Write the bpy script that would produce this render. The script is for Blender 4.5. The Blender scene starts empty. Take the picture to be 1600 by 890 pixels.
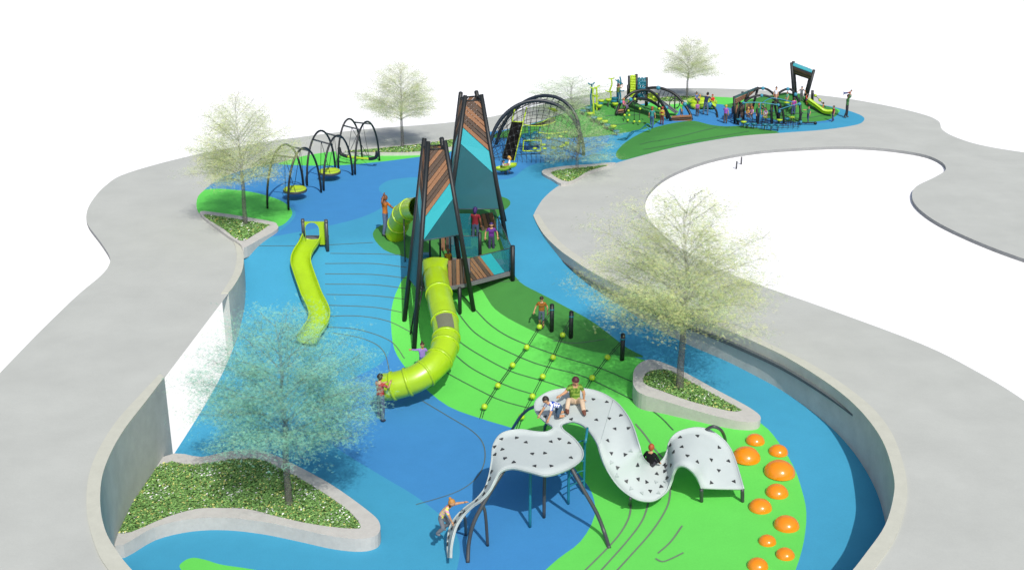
import bpy, bmesh, math, random
from math import sin, cos, pi, radians, sqrt, atan2
from mathutils import Vector, Matrix, geometry
from mathutils.bvhtree import BVHTree
import numpy as np
random.seed(7)
SC = bpy.context.scene
COL = SC.collection

# ------------------------------------------------------------------ camera
F = 1833.0; PITCH = radians(20.1); CH = 14.1; CP = cos(PITCH); SP = sin(PITCH)
cam_d = bpy.data.cameras.new('camera'); cam = bpy.data.objects.new('camera', cam_d); COL.objects.link(cam)
cam_d.sensor_width = 36; cam_d.lens = 36 * F / 1600; cam_d.clip_end = 2000; cam_d.clip_start = .1
cam.location = (0, 0, CH); cam.rotation_euler = (pi/2 - PITCH, 0, 0)
SC.camera = cam
CAMV = Vector((0, 0, CH))
def ray(px, py):
    u = (px-800)/F; v = (py-445)/F
    return Vector((u, CP - v*SP, -SP - v*CP))
def UP(px, py, z=0.0):
    d = ray(px, py); return CAMV + d*((z-CH)/d.z)
def UY(px, py, y):
    d = ray(px, py); return CAMV + d*(y/d.y)

# ------------------------------------------------------------------ helpers
def lerp(a, b, t): return a + (b-a)*t
def sstep(t):
    t = max(0., min(1., t)); return t*t*(3-2*t)
def prof(pts, y):
    if y <= pts[0][0]: return pts[0][1]
    for (a, za), (b, zb) in zip(pts, pts[1:]):
        if y <= b: return lerp(za, zb, (y-a)/(b-a))
    return pts[-1][1]
def crom(P, n=6, closed=False):
    P = [Vector(p) for p in P]; out = []; N = len(P)
    rng = N if closed else N-1
    for i in range(rng):
        if closed: p0, p1, p2, p3 = P[(i-1) % N], P[i], P[(i+1) % N], P[(i+2) % N]
        else: p0, p1, p2, p3 = P[max(i-1, 0)], P[i], P[i+1], P[min(i+2, N-1)]
        for k in range(n):
            t = k/n
            out.append(.5*((2*p1)+(p2-p0)*t+(2*p0-5*p1+4*p2-p3)*t*t+(3*p1-p0-3*p2+p3)*t**3))
    if not closed: out.append(P[-1].copy())
    return out
def inside(p, poly):
    x, y = p[0], p[1]; c = False; j = len(poly)-1
    for i in range(len(poly)):
        xi, yi = poly[i][0], poly[i][1]; xj, yj = poly[j][0], poly[j][1]
        if (yi > y) != (yj > y) and x < (xj-xi)*(y-yi)/(yj-yi)+xi: c = not c
        j = i
    return c
def bdist(p, poly):
    x, y = p[0], p[1]; m = 1e9; j = len(poly)-1
    for i in range(len(poly)):
        ax, ay = poly[j][0], poly[j][1]; dx, dy = poly[i][0]-ax, poly[i][1]-ay
        L = dx*dx+dy*dy or 1e-9
        t = max(0, min(1, ((x-ax)*dx+(y-ay)*dy)/L))
        d = (x-ax-t*dx)**2+(y-ay-t*dy)**2
        if d < m: m = d
        j = i
    return sqrt(m)

def lin(c):
    c /= 255.; return c/12.92 if c <= .04045 else ((c+.055)/1.055)**2.4
EXPO = 1.27
def alb(r, g, b, k=1.0): return tuple(min(.93, lin(x)/EXPO*k) for x in (r, g, b))
MATS = {}
def mat(name, col, rough=.6, var=.06, scale=3., bump=0., alpha=1., metal=0., coat=0., trans=0., bscale=60., speck=0.):
    if name in MATS: return MATS[name]
    m = bpy.data.materials.new(name); m.use_nodes = True; nt = m.node_tree; N = nt.nodes
    b = N['Principled BSDF']; b.inputs['Roughness'].default_value = rough; b.inputs['Metallic'].default_value = metal
    b.inputs['Coat Weight'].default_value = coat
    if rough >= .7: b.inputs['Specular IOR Level'].default_value = .15
    tc = N.new('ShaderNodeTexCoord')
    n = N.new('ShaderNodeTexNoise'); n.inputs['Scale'].default_value = scale; n.inputs['Detail'].default_value = 6
    n.inputs['Roughness'].default_value = .65
    nt.links.new(tc.outputs['Object'], n.inputs['Vector'])
    r = N.new('ShaderNodeMapRange'); r.inputs[1].default_value = .3; r.inputs[2].default_value = .7
    r.inputs[3].default_value = 1-var; r.inputs[4].default_value = 1+var
    nt.links.new(n.outputs['Fac'], r.inputs[0])
    mx = N.new('ShaderNodeVectorMath'); mx.operation = 'SCALE'; mx.inputs[0].default_value = col[:3]
    if speck:
        n3 = N.new('ShaderNodeTexNoise'); n3.inputs['Scale'].default_value = 22; n3.inputs['Detail'].default_value = 5; n3.inputs['Roughness'].default_value = .9
        nt.links.new(tc.outputs['Object'], n3.inputs['Vector'])
        r3 = N.new('ShaderNodeMapRange'); r3.inputs[1].default_value = .3; r3.inputs[2].default_value = .7; r3.inputs[3].default_value = 1-speck; r3.inputs[4].default_value = 1+speck
        nt.links.new(n3.outputs['Fac'], r3.inputs[0]); mm = N.new('ShaderNodeMath'); mm.operation = 'MULTIPLY'
        nt.links.new(r.outputs[0], mm.inputs[0]); nt.links.new(r3.outputs[0], mm.inputs[1]); r = mm
    nt.links.new(r.outputs[0], mx.inputs['Scale']); nt.links.new(mx.outputs[0], b.inputs['Base Color'])
    if bump:
        n2 = N.new('ShaderNodeTexNoise'); n2.inputs['Scale'].default_value = bscale; n2.inputs['Detail'].default_value = 4
        nt.links.new(tc.outputs['Object'], n2.inputs['Vector'])
        bp = N.new('ShaderNodeBump'); bp.inputs['Strength'].default_value = bump; bp.inputs['Distance'].default_value = .01
        nt.links.new(n2.outputs['Fac'], bp.inputs['Height']); nt.links.new(bp.outputs[0], b.inputs['Normal'])
    if alpha < 1: b.inputs['Alpha'].default_value = alpha
    MATS[name] = m; return m

concrete = mat('concrete', alb(200, 203, 196), .95, .06, .5, .5, bscale=7, speck=.05)
cap_mat = mat('cap_concrete', alb(210, 211, 196), .9, .05, 3, .1, speck=.05)
wall_mat = mat('wall_concrete', alb(205, 207, 200), .95, .10, 1.6, .3, bscale=14, speck=.06)
kerb_mat = mat('kerb_concrete', alb(208, 206, 200), .95, .07, 4, .2, speck=.06)
white_mat = mat('white_ground', (.92, .92, .92), .9, .0)
lblue = mat('light_blue_rubber', alb(74, 168, 206), .75, .035, 1.2, .15, bscale=90, speck=.06)
dblue = mat('dark_blue_rubber', alb(72, 149, 210), .75, .035, 1.2, .15, bscale=90, speck=.06)
bgreen = mat('bright_green_rubber', alb(112, 228, 98), .75, .03, 1.2, .15, bscale=90, speck=.06)
dgreen = mat('dark_green_rubber', alb(78, 150, 72), .75, .05, 1.5, .15, bscale=90, speck=.06)
line_mat = mat('joint_line', alb(105, 122, 110), .8, .1)
black = mat('black_paint', (.010, .013, .014), .5, .1)
steel = mat('dark_steel', (.055, .06, .065), .4, .1)
lime = mat('lime_plastic', alb(176, 216, 30), .32, .07, 2.5, coat=.2)
lime2 = mat('lime_seat', alb(190, 222, 50), .4, .05)
teal = mat('teal_paint', (.012, .16, .22), .4, .08)
cyan = mat('cyan_panel', alb(54, 182, 194), .4, .02)
tealglass = mat('teal_screen', (.010, .105, .13), .35, .05, alpha=.84)
tealclear = mat('teal_clear', (.02, .20, .25), .2, .02, alpha=.5)
orange = mat('orange_rubber', alb(255, 152, 22), .22, .02, coat=.5)
woodA = mat('wood_tan', alb(160, 118, 90), .75, .12, 14)
woodB = mat('wood_brown', alb(102, 86, 76), .75, .12, 14)
panel_mat = mat('grey_climbing_panel', alb(200, 211, 209), .9, .03, 2, .05)
rim_mat = mat('panel_rim', alb(190, 202, 200), .5, .03)
rope_mat = mat('rope', (.03, .035, .035), .7, .1)
greydeck = mat('grey_deck', (.14, .145, .15), .6, .1)
skinm = mat('skin', alb(212, 160, 120), .55, .04)
skind = mat('skin_brown', alb(140, 92, 62), .55, .04)
eye_m = mat('eye', (.02, .015, .012), .3, 0)

def newobj(name, me, parent=None, m=None):
    o = bpy.data.objects.new(name, me); COL.objects.link(o)
    if parent is not None: o.parent = parent
    if m is not None and not me.materials: me.materials.append(m)
    return o
def tag(o, label=None, cat=None, group=None, kind=None):
    if label: o['label'] = label
    if cat: o['category'] = cat
    if group: o['group'] = group
    if kind: o['kind'] = kind
    return o
def empty(name, label, cat, loc=(0, 0, 0), rotz=0, group=None):
    o = bpy.data.objects.new(name, None); COL.objects.link(o)
    o.location = loc; o.rotation_euler = (0, 0, rotz); o.empty_display_size = .2
    return tag(o, label, cat, group)
class MB:
    """collects shapes in world (or parent-local) coordinates and builds one mesh"""
    def __init__(s): s.v = []; s.f = []; s.mi = []; s.sm = []
    def add(s, V, Fc, mi=0, smooth=False):
        b = len(s.v); s.v += [tuple(p) for p in V]
        for f in Fc: s.f.append(tuple(b+i for i in f)); s.mi.append(mi); s.sm.append(smooth)
        return s
    def tube(s, P, r, n=8, mi=0, closed=False, caps=True):
        P = [Vector(p) for p in P]; N = len(P)
        if N < 2: return s
        R = r if isinstance(r, (list, tuple)) else [r]*N
        V = []; Fc = []
        T = []
        for i in range(N):
            a = P[(i-1) % N] if (closed or i > 0) else P[i]; b = P[(i+1) % N] if (closed or i < N-1) else P[i]
            d = (b-a); T.append(d.normalized() if d.length > 1e-9 else Vector((0, 0, 1)))
        up = Vector((0, 0, 1)) if abs(T[0].z) < .9 else Vector((1, 0, 0))
        nrm = (up - T[0]*up.dot(T[0])).normalized()
        for i in range(N):
            nrm = (nrm - T[i]*nrm.dot(T[i]))
            nrm = nrm.normalized() if nrm.length > 1e-6 else T[i].orthogonal().normalized()
            bn = T[i].cross(nrm)
            for k in range(n):
                a = 2*pi*k/n; V.append(P[i]+(nrm*cos(a)+bn*sin(a))*R[i])
        for i in range(N if closed else N-1):
            j = (i+1) % N
            for k in range(n):
                k2 = (k+1) % n; Fc.append((i*n+k, i*n+k2, j*n+k2, j*n+k))
        if caps and not closed: Fc.append(tuple(range(n-1, -1, -1))); Fc.append(tuple((N-1)*n+k for k in range(n)))
        return s.add(V, Fc, mi, True)
    def box(s, c, size, rot=None, mi=0):
        c = Vector(c); hx, hy, hz = [q/2 for q in size]
        V = [Vector((x, y, z)) for z in (-hz, hz) for (x, y) in ((-hx, -hy), (hx, -hy), (hx, hy), (-hx, hy))]
        if rot is not None: V = [rot @ v for v in V]
        return s.add([v+c for v in V], [(3, 2, 1, 0), (4, 5, 6, 7), (0, 1, 5, 4), (1, 2, 6, 5), (2, 3, 7, 6), (3, 0, 4, 7)], mi)
    def beam(s, a, b, w, h, mi=0, up=Vector((0, 0, 1))):
        a = Vector(a); b = Vector(b); d = (b-a); L = d.length; d.normalize()
        if abs(d.dot(up)) > .98: up = Vector((0, 1, 0))
        x = d.cross(up).normalized(); z = x.cross(d)
        return s.box((a+b)/2, (w, L, h), Matrix((x, d, z)).transposed(), mi)
    def sphere(s, c, r, n=12, m=8, mi=0, zmin=-1.):
        c = Vector(c); rr = r if isinstance(r, (tuple, list)) else (r, r, r); V = []; Fc = []
        a0 = math.asin(zmin) if zmin > -1 else -pi/2
        for i in range(m+1):
            a = lerp(a0, pi/2, i/m)
            for k in range(n): V.append(c+Vector((rr[0]*cos(a)*cos(2*pi*k/n), rr[1]*cos(a)*sin(2*pi*k/n), rr[2]*sin(a))))
        for i in range(m):
            for k in range(n): Fc.append((i*n+k, i*n+(k+1) % n, (i+1)*n+(k+1) % n, (i+1)*n+k))
        return s.add(V, Fc, mi, True)
    def lathe(s, c, pts, n=14, mi=0):
        c = Vector(c); V = []; Fc = []
        for (r, z) in pts:
            for k in range(n): V.append(c+Vector((r*cos(2*pi*k/n), r*sin(2*pi*k/n), z)))
        for i in range(len(pts)-1):
            for k in range(n): Fc.append((i*n+k, i*n+(k+1) % n, (i+1)*n+(k+1) % n, (i+1)*n+k))
        return s.add(V, Fc, mi, True)
    def slab(s, Q, th, mi=0, nrm=None):
        """a flat polygon (3D points, planar) given a thickness"""
        Q = [Vector(q) for q in Q]; n = len(Q)
        if nrm is None:
            nrm = Vector((0, 0, 0))
            for i in range(n):
                a, b = Q[i], Q[(i+1) % n]; nrm += a.cross(b)
            nrm.normalize()
        V = [q+nrm*th/2 for q in Q]+[q-nrm*th/2 for q in Q]
        tri = geometry.tessellate_polygon([Q])
        Fc = []
        for t in tri:
            t = tuple(t)
            a, b, c = Q[t[0]], Q[t[1]], Q[t[2]]
            if (b-a).cross(c-a).dot(nrm) < 0: t = t[::-1]
            Fc.append(t); Fc.append(tuple(n+i for i in t[::-1]))
        for i in range(n):
            j = (i+1) % n; Fc.append((i, n+i, n+j, j))
        return s.add(V, Fc, mi)
    def build(s, name, mats, parent=None, world=True):
        me = bpy.data.meshes.new(name)
        V = s.v
        if parent is not None and world:
            rt = parent if parent.parent is None else parent.parent
            inv = Matrix.LocRotScale(rt.location, rt.rotation_euler, None).inverted(); V = [inv @ Vector(v) for v in V]
        me.from_pydata([tuple(v) for v in V], [], s.f)
        for m in (mats if isinstance(mats, (list, tuple)) else [mats]): me.materials.append(m)
        me.polygons.foreach_set('material_index', s.mi); me.polygons.foreach_set('use_smooth', s.sm)
        me.update()
        return newobj(name, me, parent)

# ------------------------------------------------------------------ outlines (site plan)
def pz(L, z=0): return [UP(x, y, z).xy.to_3d() for x, y in L]
left_cap_in = [(330, 1000), (255, 940), (205, 890), (183, 862), (165, 830), (157, 790), (160, 745), (175, 705), (197, 668), (228, 628), (257, 590)]
left_wall_in = [(357, 458), (366, 447), (378, 425), (381, 405), (378, 388)]
right_cap_in = [(833, 337), (840, 352), (851, 369), (868, 386), (887, 401), (932, 430), (1000, 462), (1080, 495), (1130, 514), (1176, 534), (1228, 559), (1285, 594), (1327, 626), (1359, 660), (1382, 697), (1396, 744), (1396, 776), (1383, 821), (1353, 865), (1320, 905), (1260, 960), (1170, 1020)]
mid_px = ([(378, 388), (366, 372), (352, 360), (330, 345), (312, 334), (307, 322), (309, 308), (318, 298), (340, 281), (370, 269), (400, 261), (440, 253), (469, 245), (499, 239.5), (530, 236), (570, 233), (620, 228), (680, 222), (730, 214), (766, 206), (805, 200), (845, 189), (880, 177), (910, 170), (950, 165), (1000, 163), (1020, 158), (1035, 153), (1080, 152), (1110, 151), (1150, 153), (1200, 156), (1250, 159), (1290, 165), (1315, 170), (1335, 176), (1348, 182), (1350, 188), (1338, 195), (1290, 202.5), (1223, 207.5), (1150, 213.5), (1060, 229), (1000, 244), (960, 255.5), (925, 266), (895, 279), (870, 292), (850, 309), (839, 325), (833, 337)])
play = crom(pz(left_cap_in), 5)+crom(pz(left_wall_in), 4)+crom(pz(mid_px), 4)[1:-1]+crom(pz(right_cap_in), 5)
outer_px = [(-260, 1120), (-260, 820), (-120, 690), (0, 582), (60, 520), (120, 462), (158, 430), (171, 412), (170, 398), (155, 375), (138, 352), (135, 335), (143, 315), (165, 290), (200, 270), (300, 243), (420, 221), (560, 203), (650, 196), (705, 191), (770, 182), (840, 165), (900, 151), (960, 143), (1050, 138), (1130, 138.5), (1200, 142), (1300, 151), (1380, 164), (1440, 178), (1466, 189), (1472, 202), (1490, 213), (1530, 226), (1600, 238), (1720, 252), (1860, 262), (1860, 480), (1720, 442), (1600, 404), (1530, 378), (1470, 350), (1436, 326), (1425, 307), (1432, 291), (1462, 276), (1478, 264), (1468, 251), (1437, 240), (1380, 232), (1319, 229), (1260, 231), (1180, 237), (1110, 250), (1050, 272), (1018, 296), (1008, 320), (1020, 350), (1060, 385), (1120, 418), (1190, 446), (1287, 480), (1440, 537), (1530, 582), (1600, 625), (1700, 700), (1830, 820), (1900, 960), (1900, 1120)]
outer = [p for p in crom(pz(outer_px[3:36]), 5)] + pz(outer_px[36:38]) + crom(pz(outer_px[38:-1]), 5) + pz([outer_px[-1]]) + pz(outer_px[:3])

moundA = crom(pz([(766, 215), (830, 215), (912, 215), (972, 208), (1010, 201), (1027, 191), (1036, 181), (1030, 171), (1015, 165), (985, 164), (950, 166), (905, 171), (872, 180), (835, 193), (790, 204)]), 3, True)
moundB = crom(pz([(1130, 165), (1150, 171), (1185, 177), (1205, 186), (1240, 190.5), (1290, 188.5), (1310, 177), (1300, 168), (1260, 161), (1200, 158), (1155, 160)]), 3, True)
moundC = crom(pz([(962, 241), (972, 227), (990, 214), (1015, 202), (1033, 196.5), (1060, 191), (1085, 189), (1110, 195), (1135, 197.5), (1162, 196.5), (1182, 200), (1218, 207.5), (1150, 213.3), (1060, 228.8), (1000, 243.8), (972, 250)]), 3, True)
PL = [(20, -2.5), (33, -2.5), (35.5, -2.42), (37.5, -2.15), (43.2, -.05), (44.5, 0)]
PR = [(18, -1.6), (26.6, -1.46), (30.5, -1.15), (33.4, -1.05), (36.3, -.86), (39.5, -.6), (45.5, -.05), (47, 0)]
def hfun(x, y):
    w = sstep((x+4)/12)
    def sm(P): return (prof(P, y-.7)+prof(P, y)+prof(P, y+.7))/3
    z = lerp(sm(PL), sm(PR), w)
    if y > 44.6 + 2.2*sstep((x+2)/4): z = 0 if y > 47.8 else z
    g = math.exp(-(((x-1.6)/3.2)**2+((y-38.3)/3.)**2))
    z += .55*g
    for P, H, Rr in ((moundA, 1.15, 3.2), (moundB, 1.35, 3.4), (moundC, .35, 2.5)):
        if y > 50 and inside((x, y), P): z += H*sstep(bdist((x, y), P)/Rr)
    return z
for i in range(3): pass
# terrain zones --------------------------------------------------------
def GA(px, py):   # analytic ground hit
    d = ray(px, py); p = CAMV + d*((0-CH)/d.z)
    for _ in range(40):
        z = hfun(p.x, p.y); q = CAMV + d*((z-CH)/d.z)
        if (q-p).length < 1e-4: break
        p = p.lerp(q, .7)
    return p
def GP(L, n=4, closed=True): return crom([GA(x, y).xy.to_3d() for x, y in L], n, closed)
zones = [
 ('dark_blue_surface', dblue, GP([(345, 277), (330, 295), (381, 298), (442, 315), (462, 335), (434, 362), (388, 374), (435, 368), (512, 353), (566, 339), (600, 322), (604, 309), (592, 296), (599, 286), (617, 280), (654, 277), (715, 281), (775, 281), (801, 277.5), (815, 267), (828, 259), (851, 253), (902, 247), (932, 239), (945, 228), (940, 205), (800, 195), (760, 200), (657, 215), (560, 225), (490, 232), (420, 245)], 4)),
 ('dark_blue_surface', dblue, GP([(1022, 198), (1045, 186), (1050, 172), (1062, 164), (1100, 158), (1145, 158), (1170, 165), (1230, 180), (1300, 186), (1290, 191.5), (1218, 197), (1160, 198), (1120, 203), (1060, 208)], 4)),
 ('dark_blue_surface', dblue, GP([(612, 505), (612, 530), (607, 553), (590, 571), (560, 586), (525, 602), (505, 640), (508, 680), (530, 702), (600, 745), (650, 775), (700, 815), (718, 850), (712, 895), (690, 940), (800, 980), (900, 900), (960, 840), (960, 700), (800, 620), (680, 560), (640, 510)], 4)),
 ('bright_green_surface', bgreen, GP([(640, 428), (622, 450), (612, 480), (611, 510), (616, 545), (632, 572), (660, 602), (700, 634), (750, 653), (800, 668), (838, 682), (880, 710), (905, 740), (925, 770), (929, 805), (907, 845), (872, 872), (838, 905), (800, 960), (1000, 1010), (1180, 960), (1225, 925), (1243, 890), (1256, 845), (1260, 800), (1253, 765), (1240, 728), (1215, 688), (1188, 660), (1120, 620), (1040, 575), (1000, 560), (950, 545), (850, 500), (780, 470), (740, 440), (700, 425)], 3)),
 ('bright_green_surface', bgreen, GP([(300, 325), (298, 305), (330, 295), (381, 298), (415, 305), (442, 315), (456, 329), (453, 341), (435, 354), (400, 352), (330, 342)], 4)),
 ('bright_green_surface', bgreen, GP([(436, 255), (448, 257.5), (516, 259), (583, 254), (656, 245), (700, 239), (705, 225), (600, 226), (520, 232), (469, 243)], 3)),
 ('bright_green_surface', bgreen, GP([(1012, 166), (1025, 156), (1060, 148), (1110, 146), (1160, 150), (1200, 156), (1165, 161.5), (1125, 163), (1085, 163), (1064, 167), (1058, 179), (1040, 182)], 3)),
 ('bright_green_surface', bgreen, GP([(1296, 169), (1304, 169), (1312, 172), (1310, 176), (1300, 177)], 3)),
 ('bright_green_surface', bgreen, GP([(282, 888), (287, 876), (302, 870.5), (322, 874), (345, 881), (385, 887), (410, 893), (395, 905), (320, 915)], 4)),
 ('dark_green_surface', dgreen, GP([(583, 370), (588, 356), (612, 345), (645, 330), (700, 308), (765, 305), (792, 310), (797, 320), (783, 333), (775, 350), (786, 385), (797, 415), (812, 440), (840, 456), (880, 477), (930, 505), (980, 543), (1004, 558), (928, 549), (864, 530), (807, 504), (774, 483), (760, 464), (748, 448), (712, 428), (660, 415), (634, 402), (600, 390)], 3)),
 ('dark_green_surface', dgreen, moundA), ('dark_green_surface', dgreen, moundB), ('dark_green_surface', dgreen, moundC),
]
def dense(P, step):
    out = []
    for i in range(len(P)):
        a, b = P[i], P[(i+1) % len(P)]; n = max(1, int((b-a).length/step))
        for k in range(n): out.append(a.lerp(b, k/n))
    return out
def cdt(polys, pts):
    V = []; E = []
    for P in polys:
        b = len(V); n = len(P)
        V += [Vector((p.x, p.y)) for p in P]; E += [(b+i, b+(i+1) % n) for i in range(n)]
    V += [Vector((p[0], p[1])) for p in pts]
    r = geometry.delaunay_2d_cdt(V, E, [], 0, 1e-5)
    return r[0], r[2]
playD = dense(play, .6)
xs = [p.x for p in playD]; ys = [p.y for p in playD]
pts = []
gy = min(ys)
while gy < max(ys):
    st = .42 if gy < 50 else .6
    gx = min(xs)
    while gx < max(xs):
        q = (gx+random.uniform(-.04, .04), gy+random.uniform(-.04, .04))
        if inside(q, playD): pts.append(q)
        gx += st
    gy += st
V2, F2 = cdt([playD]+[dense(z[2], .5) for z in zones], pts)
H2 = [hfun(v.x, v.y) for v in V2]
buckets = {}
allf = []
for f in F2:
    c = (V2[f[0]]+V2[f[1]]+V2[f[2]])/3
    if not inside(c, playD): continue
    key = ('blue_surface', lblue)
    for nm, m, P in zones:
        if inside(c, P): key = (nm, m)
    buckets.setdefault(key, []).append(tuple(f)); allf.append(tuple(f))
BV = BVHTree.FromPolygons([(v.x, v.y, h) for v, h in zip(V2, H2)], allf)
for (nm, m), fs in buckets.items():
    used = sorted({i for f in fs for i in f}); mp = {i: k for k, i in enumerate(used)}
    me = bpy.data.meshes.new(nm); me.from_pydata([(V2[i].x, V2[i].y, H2[i]) for i in used], [], [tuple(mp[i] for i in f) for f in fs])
    me.polygons.foreach_set('use_smooth', [True]*len(me.polygons)); me.update()
    bm = bmesh.new(); bm.from_mesh(me); bmesh.ops.recalc_face_normals(bm, faces=bm.faces)
    for f in bm.faces:
        if f.normal.z < 0: f.normal_flip()
    bm.to_mesh(me); bm.free()
    tag(newobj(nm, me, m=m), kind='structure')
def hz(x, y):
    r = BV.ray_cast(Vector((x, y, 50)), Vector((0, 0, -1)))
    return r[0].z if r[0] is not None else 0.
def G(px, py):
    d = ray(px, py).normalized(); r = BV.ray_cast(CAMV, d)
    return r[0] if r[0] is not None else UP(px, py, 0)

def flat_region(name, outerP, holes, z, m, sides=None, kind='structure', parent=None):
    V, Fs = cdt([outerP]+holes, [])
    keep = []
    for f in Fs:
        c = (V[f[0]]+V[f[1]]+V[f[2]])/3
        if inside(c, outerP) and not any(inside(c, h) for h in holes):
            a, b, d = (V[i] for i in f)
            keep.append(tuple(f) if (b-a).cross(d-a) > 0 else tuple(f)[::-1])
    mb = MB(); mb.add([(v.x, v.y, z) for v in V], keep)
    if sides is not None:
        for P in [outerP]+holes:
            n = len(P)
            mb.add([(p.x, p.y, z) for p in P]+[(p.x, p.y, sides) for p in P], [(i, (i+1) % n, n+(i+1) % n, n+i) for i in range(n)])
    o = mb.build(name, m, parent)
    if kind: tag(o, kind=kind)
    return o
# the white ground all round, the walkway, the walls
big = [Vector((900*cos(a), 900*sin(a)+40, 0)) for a in [2*pi*k/48 for k in range(48)]]
def grow(P, d):
    n = len(P); out = []; ar = sum(P[i].x*P[(i+1) % n].y-P[(i+1) % n].x*P[i].y for i in range(n)); sg = 1 if ar > 0 else -1
    for i in range(n):
        t_ = (P[(i+1) % n]-P[i-1]).normalized(); out.append(P[i]+Vector((t_.y, -t_.x, 0))*d*sg)
    return out
flat_region('ground', big, [grow(play, .12)], -.15, white_mat)
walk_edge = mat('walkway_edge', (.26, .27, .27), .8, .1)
# the walkway: paving on top, its cut edge a little darker
wk = flat_region('walkway', outer, [play], 0, concrete)
me = wk.data; bm = bmesh.new(); bm.from_mesh(me)
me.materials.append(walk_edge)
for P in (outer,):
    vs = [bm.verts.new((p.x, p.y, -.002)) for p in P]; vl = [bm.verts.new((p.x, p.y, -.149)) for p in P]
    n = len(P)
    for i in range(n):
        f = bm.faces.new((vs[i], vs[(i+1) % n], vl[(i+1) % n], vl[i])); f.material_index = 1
bm.to_mesh(me); bm.free()

def prism(mb, P, z0, z1, mi=0):
    Q = [Vector((p[0], p[1], 0)) for p in P]; n = len(Q)
    tri = [tuple(t) for t in geometry.tessellate_polygon([Q])]
    fix = lambda t, s: t if ((Q[t[1]]-Q[t[0]]).cross(Q[t[2]]-Q[t[0]])).z*s > 0 else t[::-1]
    V = [(q.x, q.y, z1) for q in Q]+[(q.x, q.y, z0) for q in Q]
    mb.add(V, [fix(t, 1) for t in tri]+[tuple(n+i for i in fix(t, -1)) for t in tri], mi)
    mb.add(V, [(i, (i+1) % n, n+(i+1) % n, n+i) for i in range(n)], mi, False)
def wall(name, label, inn, out, bottom=-3.2, top=.035):
    t = empty(name, label, 'wall', pz([inn[len(inn)//2]])[0])
    a = crom(pz(inn), 5); b = crom(pz(out), 5)
    mb = MB(); prism(mb, a+b[::-1], bottom, top-.06); mb.build('wall_face', wall_mat, t)
    mb = MB(); prism(mb, [p for p in a+b[::-1]], top-.06, top); mb.build('coping', cap_mat, t)
    return t, a
left_cap_out = [(300, 1010), (215, 940), (165, 885), (146, 845), (136, 800), (138, 750), (152, 708), (180, 662), (215, 622), (250, 585)]
wall('retaining_wall', 'tall curved grey retaining wall beside the big flower planter at the left', left_cap_in, left_cap_out)
wall('retaining_wall', 'short curved grey wall end left of the open lime slide', left_wall_in + [(372, 372), (361, 356)], [(346, 459), (355, 446), (365, 428), (370, 408), (369, 390), (363, 375), (352, 359)])
right_cap_out = [(842, 336), (852, 352), (866, 370), (882, 385), (903, 400), (948, 427), (1016, 458), (1094, 489), (1146, 508), (1204, 539), (1253, 562), (1302, 591), (1352, 628), (1384, 663), (1403, 700), (1416, 749), (1415, 789), (1400, 838), (1373, 880), (1335, 925), (1270, 985), (1180, 1045)]
rw, ra = wall('retaining_wall', 'long curved grey retaining wall along the right side path', right_cap_in, right_cap_out)
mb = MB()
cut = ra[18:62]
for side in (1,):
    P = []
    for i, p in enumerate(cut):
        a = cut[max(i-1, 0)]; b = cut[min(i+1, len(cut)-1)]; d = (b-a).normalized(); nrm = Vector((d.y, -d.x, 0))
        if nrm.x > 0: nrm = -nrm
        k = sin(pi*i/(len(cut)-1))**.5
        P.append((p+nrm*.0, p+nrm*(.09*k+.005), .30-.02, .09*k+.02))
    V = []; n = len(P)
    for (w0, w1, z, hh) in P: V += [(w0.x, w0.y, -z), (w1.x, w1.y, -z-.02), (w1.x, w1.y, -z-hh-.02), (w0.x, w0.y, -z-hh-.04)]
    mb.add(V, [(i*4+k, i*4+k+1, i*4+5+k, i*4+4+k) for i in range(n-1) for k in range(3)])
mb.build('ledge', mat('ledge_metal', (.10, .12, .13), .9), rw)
# ------------------------------------------------------------------ contour joints on the rubber
def drape(L, w=.035, dz=.012, m=line_mat):
    P = crom([G(x, y) for x, y in L], 10)
    Q = []
    for a, b in zip(P, P[1:]):
        n = max(1, int((b-a).length/.12))
        for k in range(n): Q.append(a.lerp(b, k/n))
    Q.append(P[-1]); V = []
    for i, p in enumerate(Q):
        d = (Q[min(i+1, len(Q)-1)]-Q[max(i-1, 0)]).normalized(); s = Vector((-d.y, d.x, 0)).normalized()*w/2
        for q in (p-s, p+s): V.append((q.x, q.y, hz(q.x, q.y)+dz))
    mb = MB(); mb.add(V, [(2*i, 2*i+2, 2*i+3, 2*i+1) for i in range(len(Q)-1)])
    tag(mb.build('surface_joint', m), kind='structure')
dk = mat('joint_dark', alb(78, 118, 84), .8, .1)
for L in ([(703, 452), (722, 462), (740, 481), (768, 509), (805, 531), (866, 553.6), (937, 575), (987, 596)],
          [(711, 482), (740, 518), (782, 544), (838, 568), (908, 587), (965, 613), (1021, 643), (1052, 672)],
          [(713, 530), (740, 549), (796, 579), (852, 596), (889, 608)],
          [(712, 555), (740, 577), (796, 604), (838, 617)],
          [(694, 580), (740, 605), (782, 625), (833, 639)]): drape(L, .04, m=dk)
for L in ([(986, 786), (982, 810), (962, 842), (915, 890), (890, 915)], [(1014, 782), (1004, 812), (980, 845), (938, 892)],
          [(1048, 760), (1043, 790), (1020, 828), (985, 868), (960, 895)], [(1066, 821), (1048, 846), (1028, 864)], [(1024, 872), (1035, 877), (1050, 872), (1068, 863)],
          [(993, 662), (1008, 680), (1022, 700), (1036, 716)]): drape(L, .05, m=mat('joint_grey', alb(120, 140, 118), .8))
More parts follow.
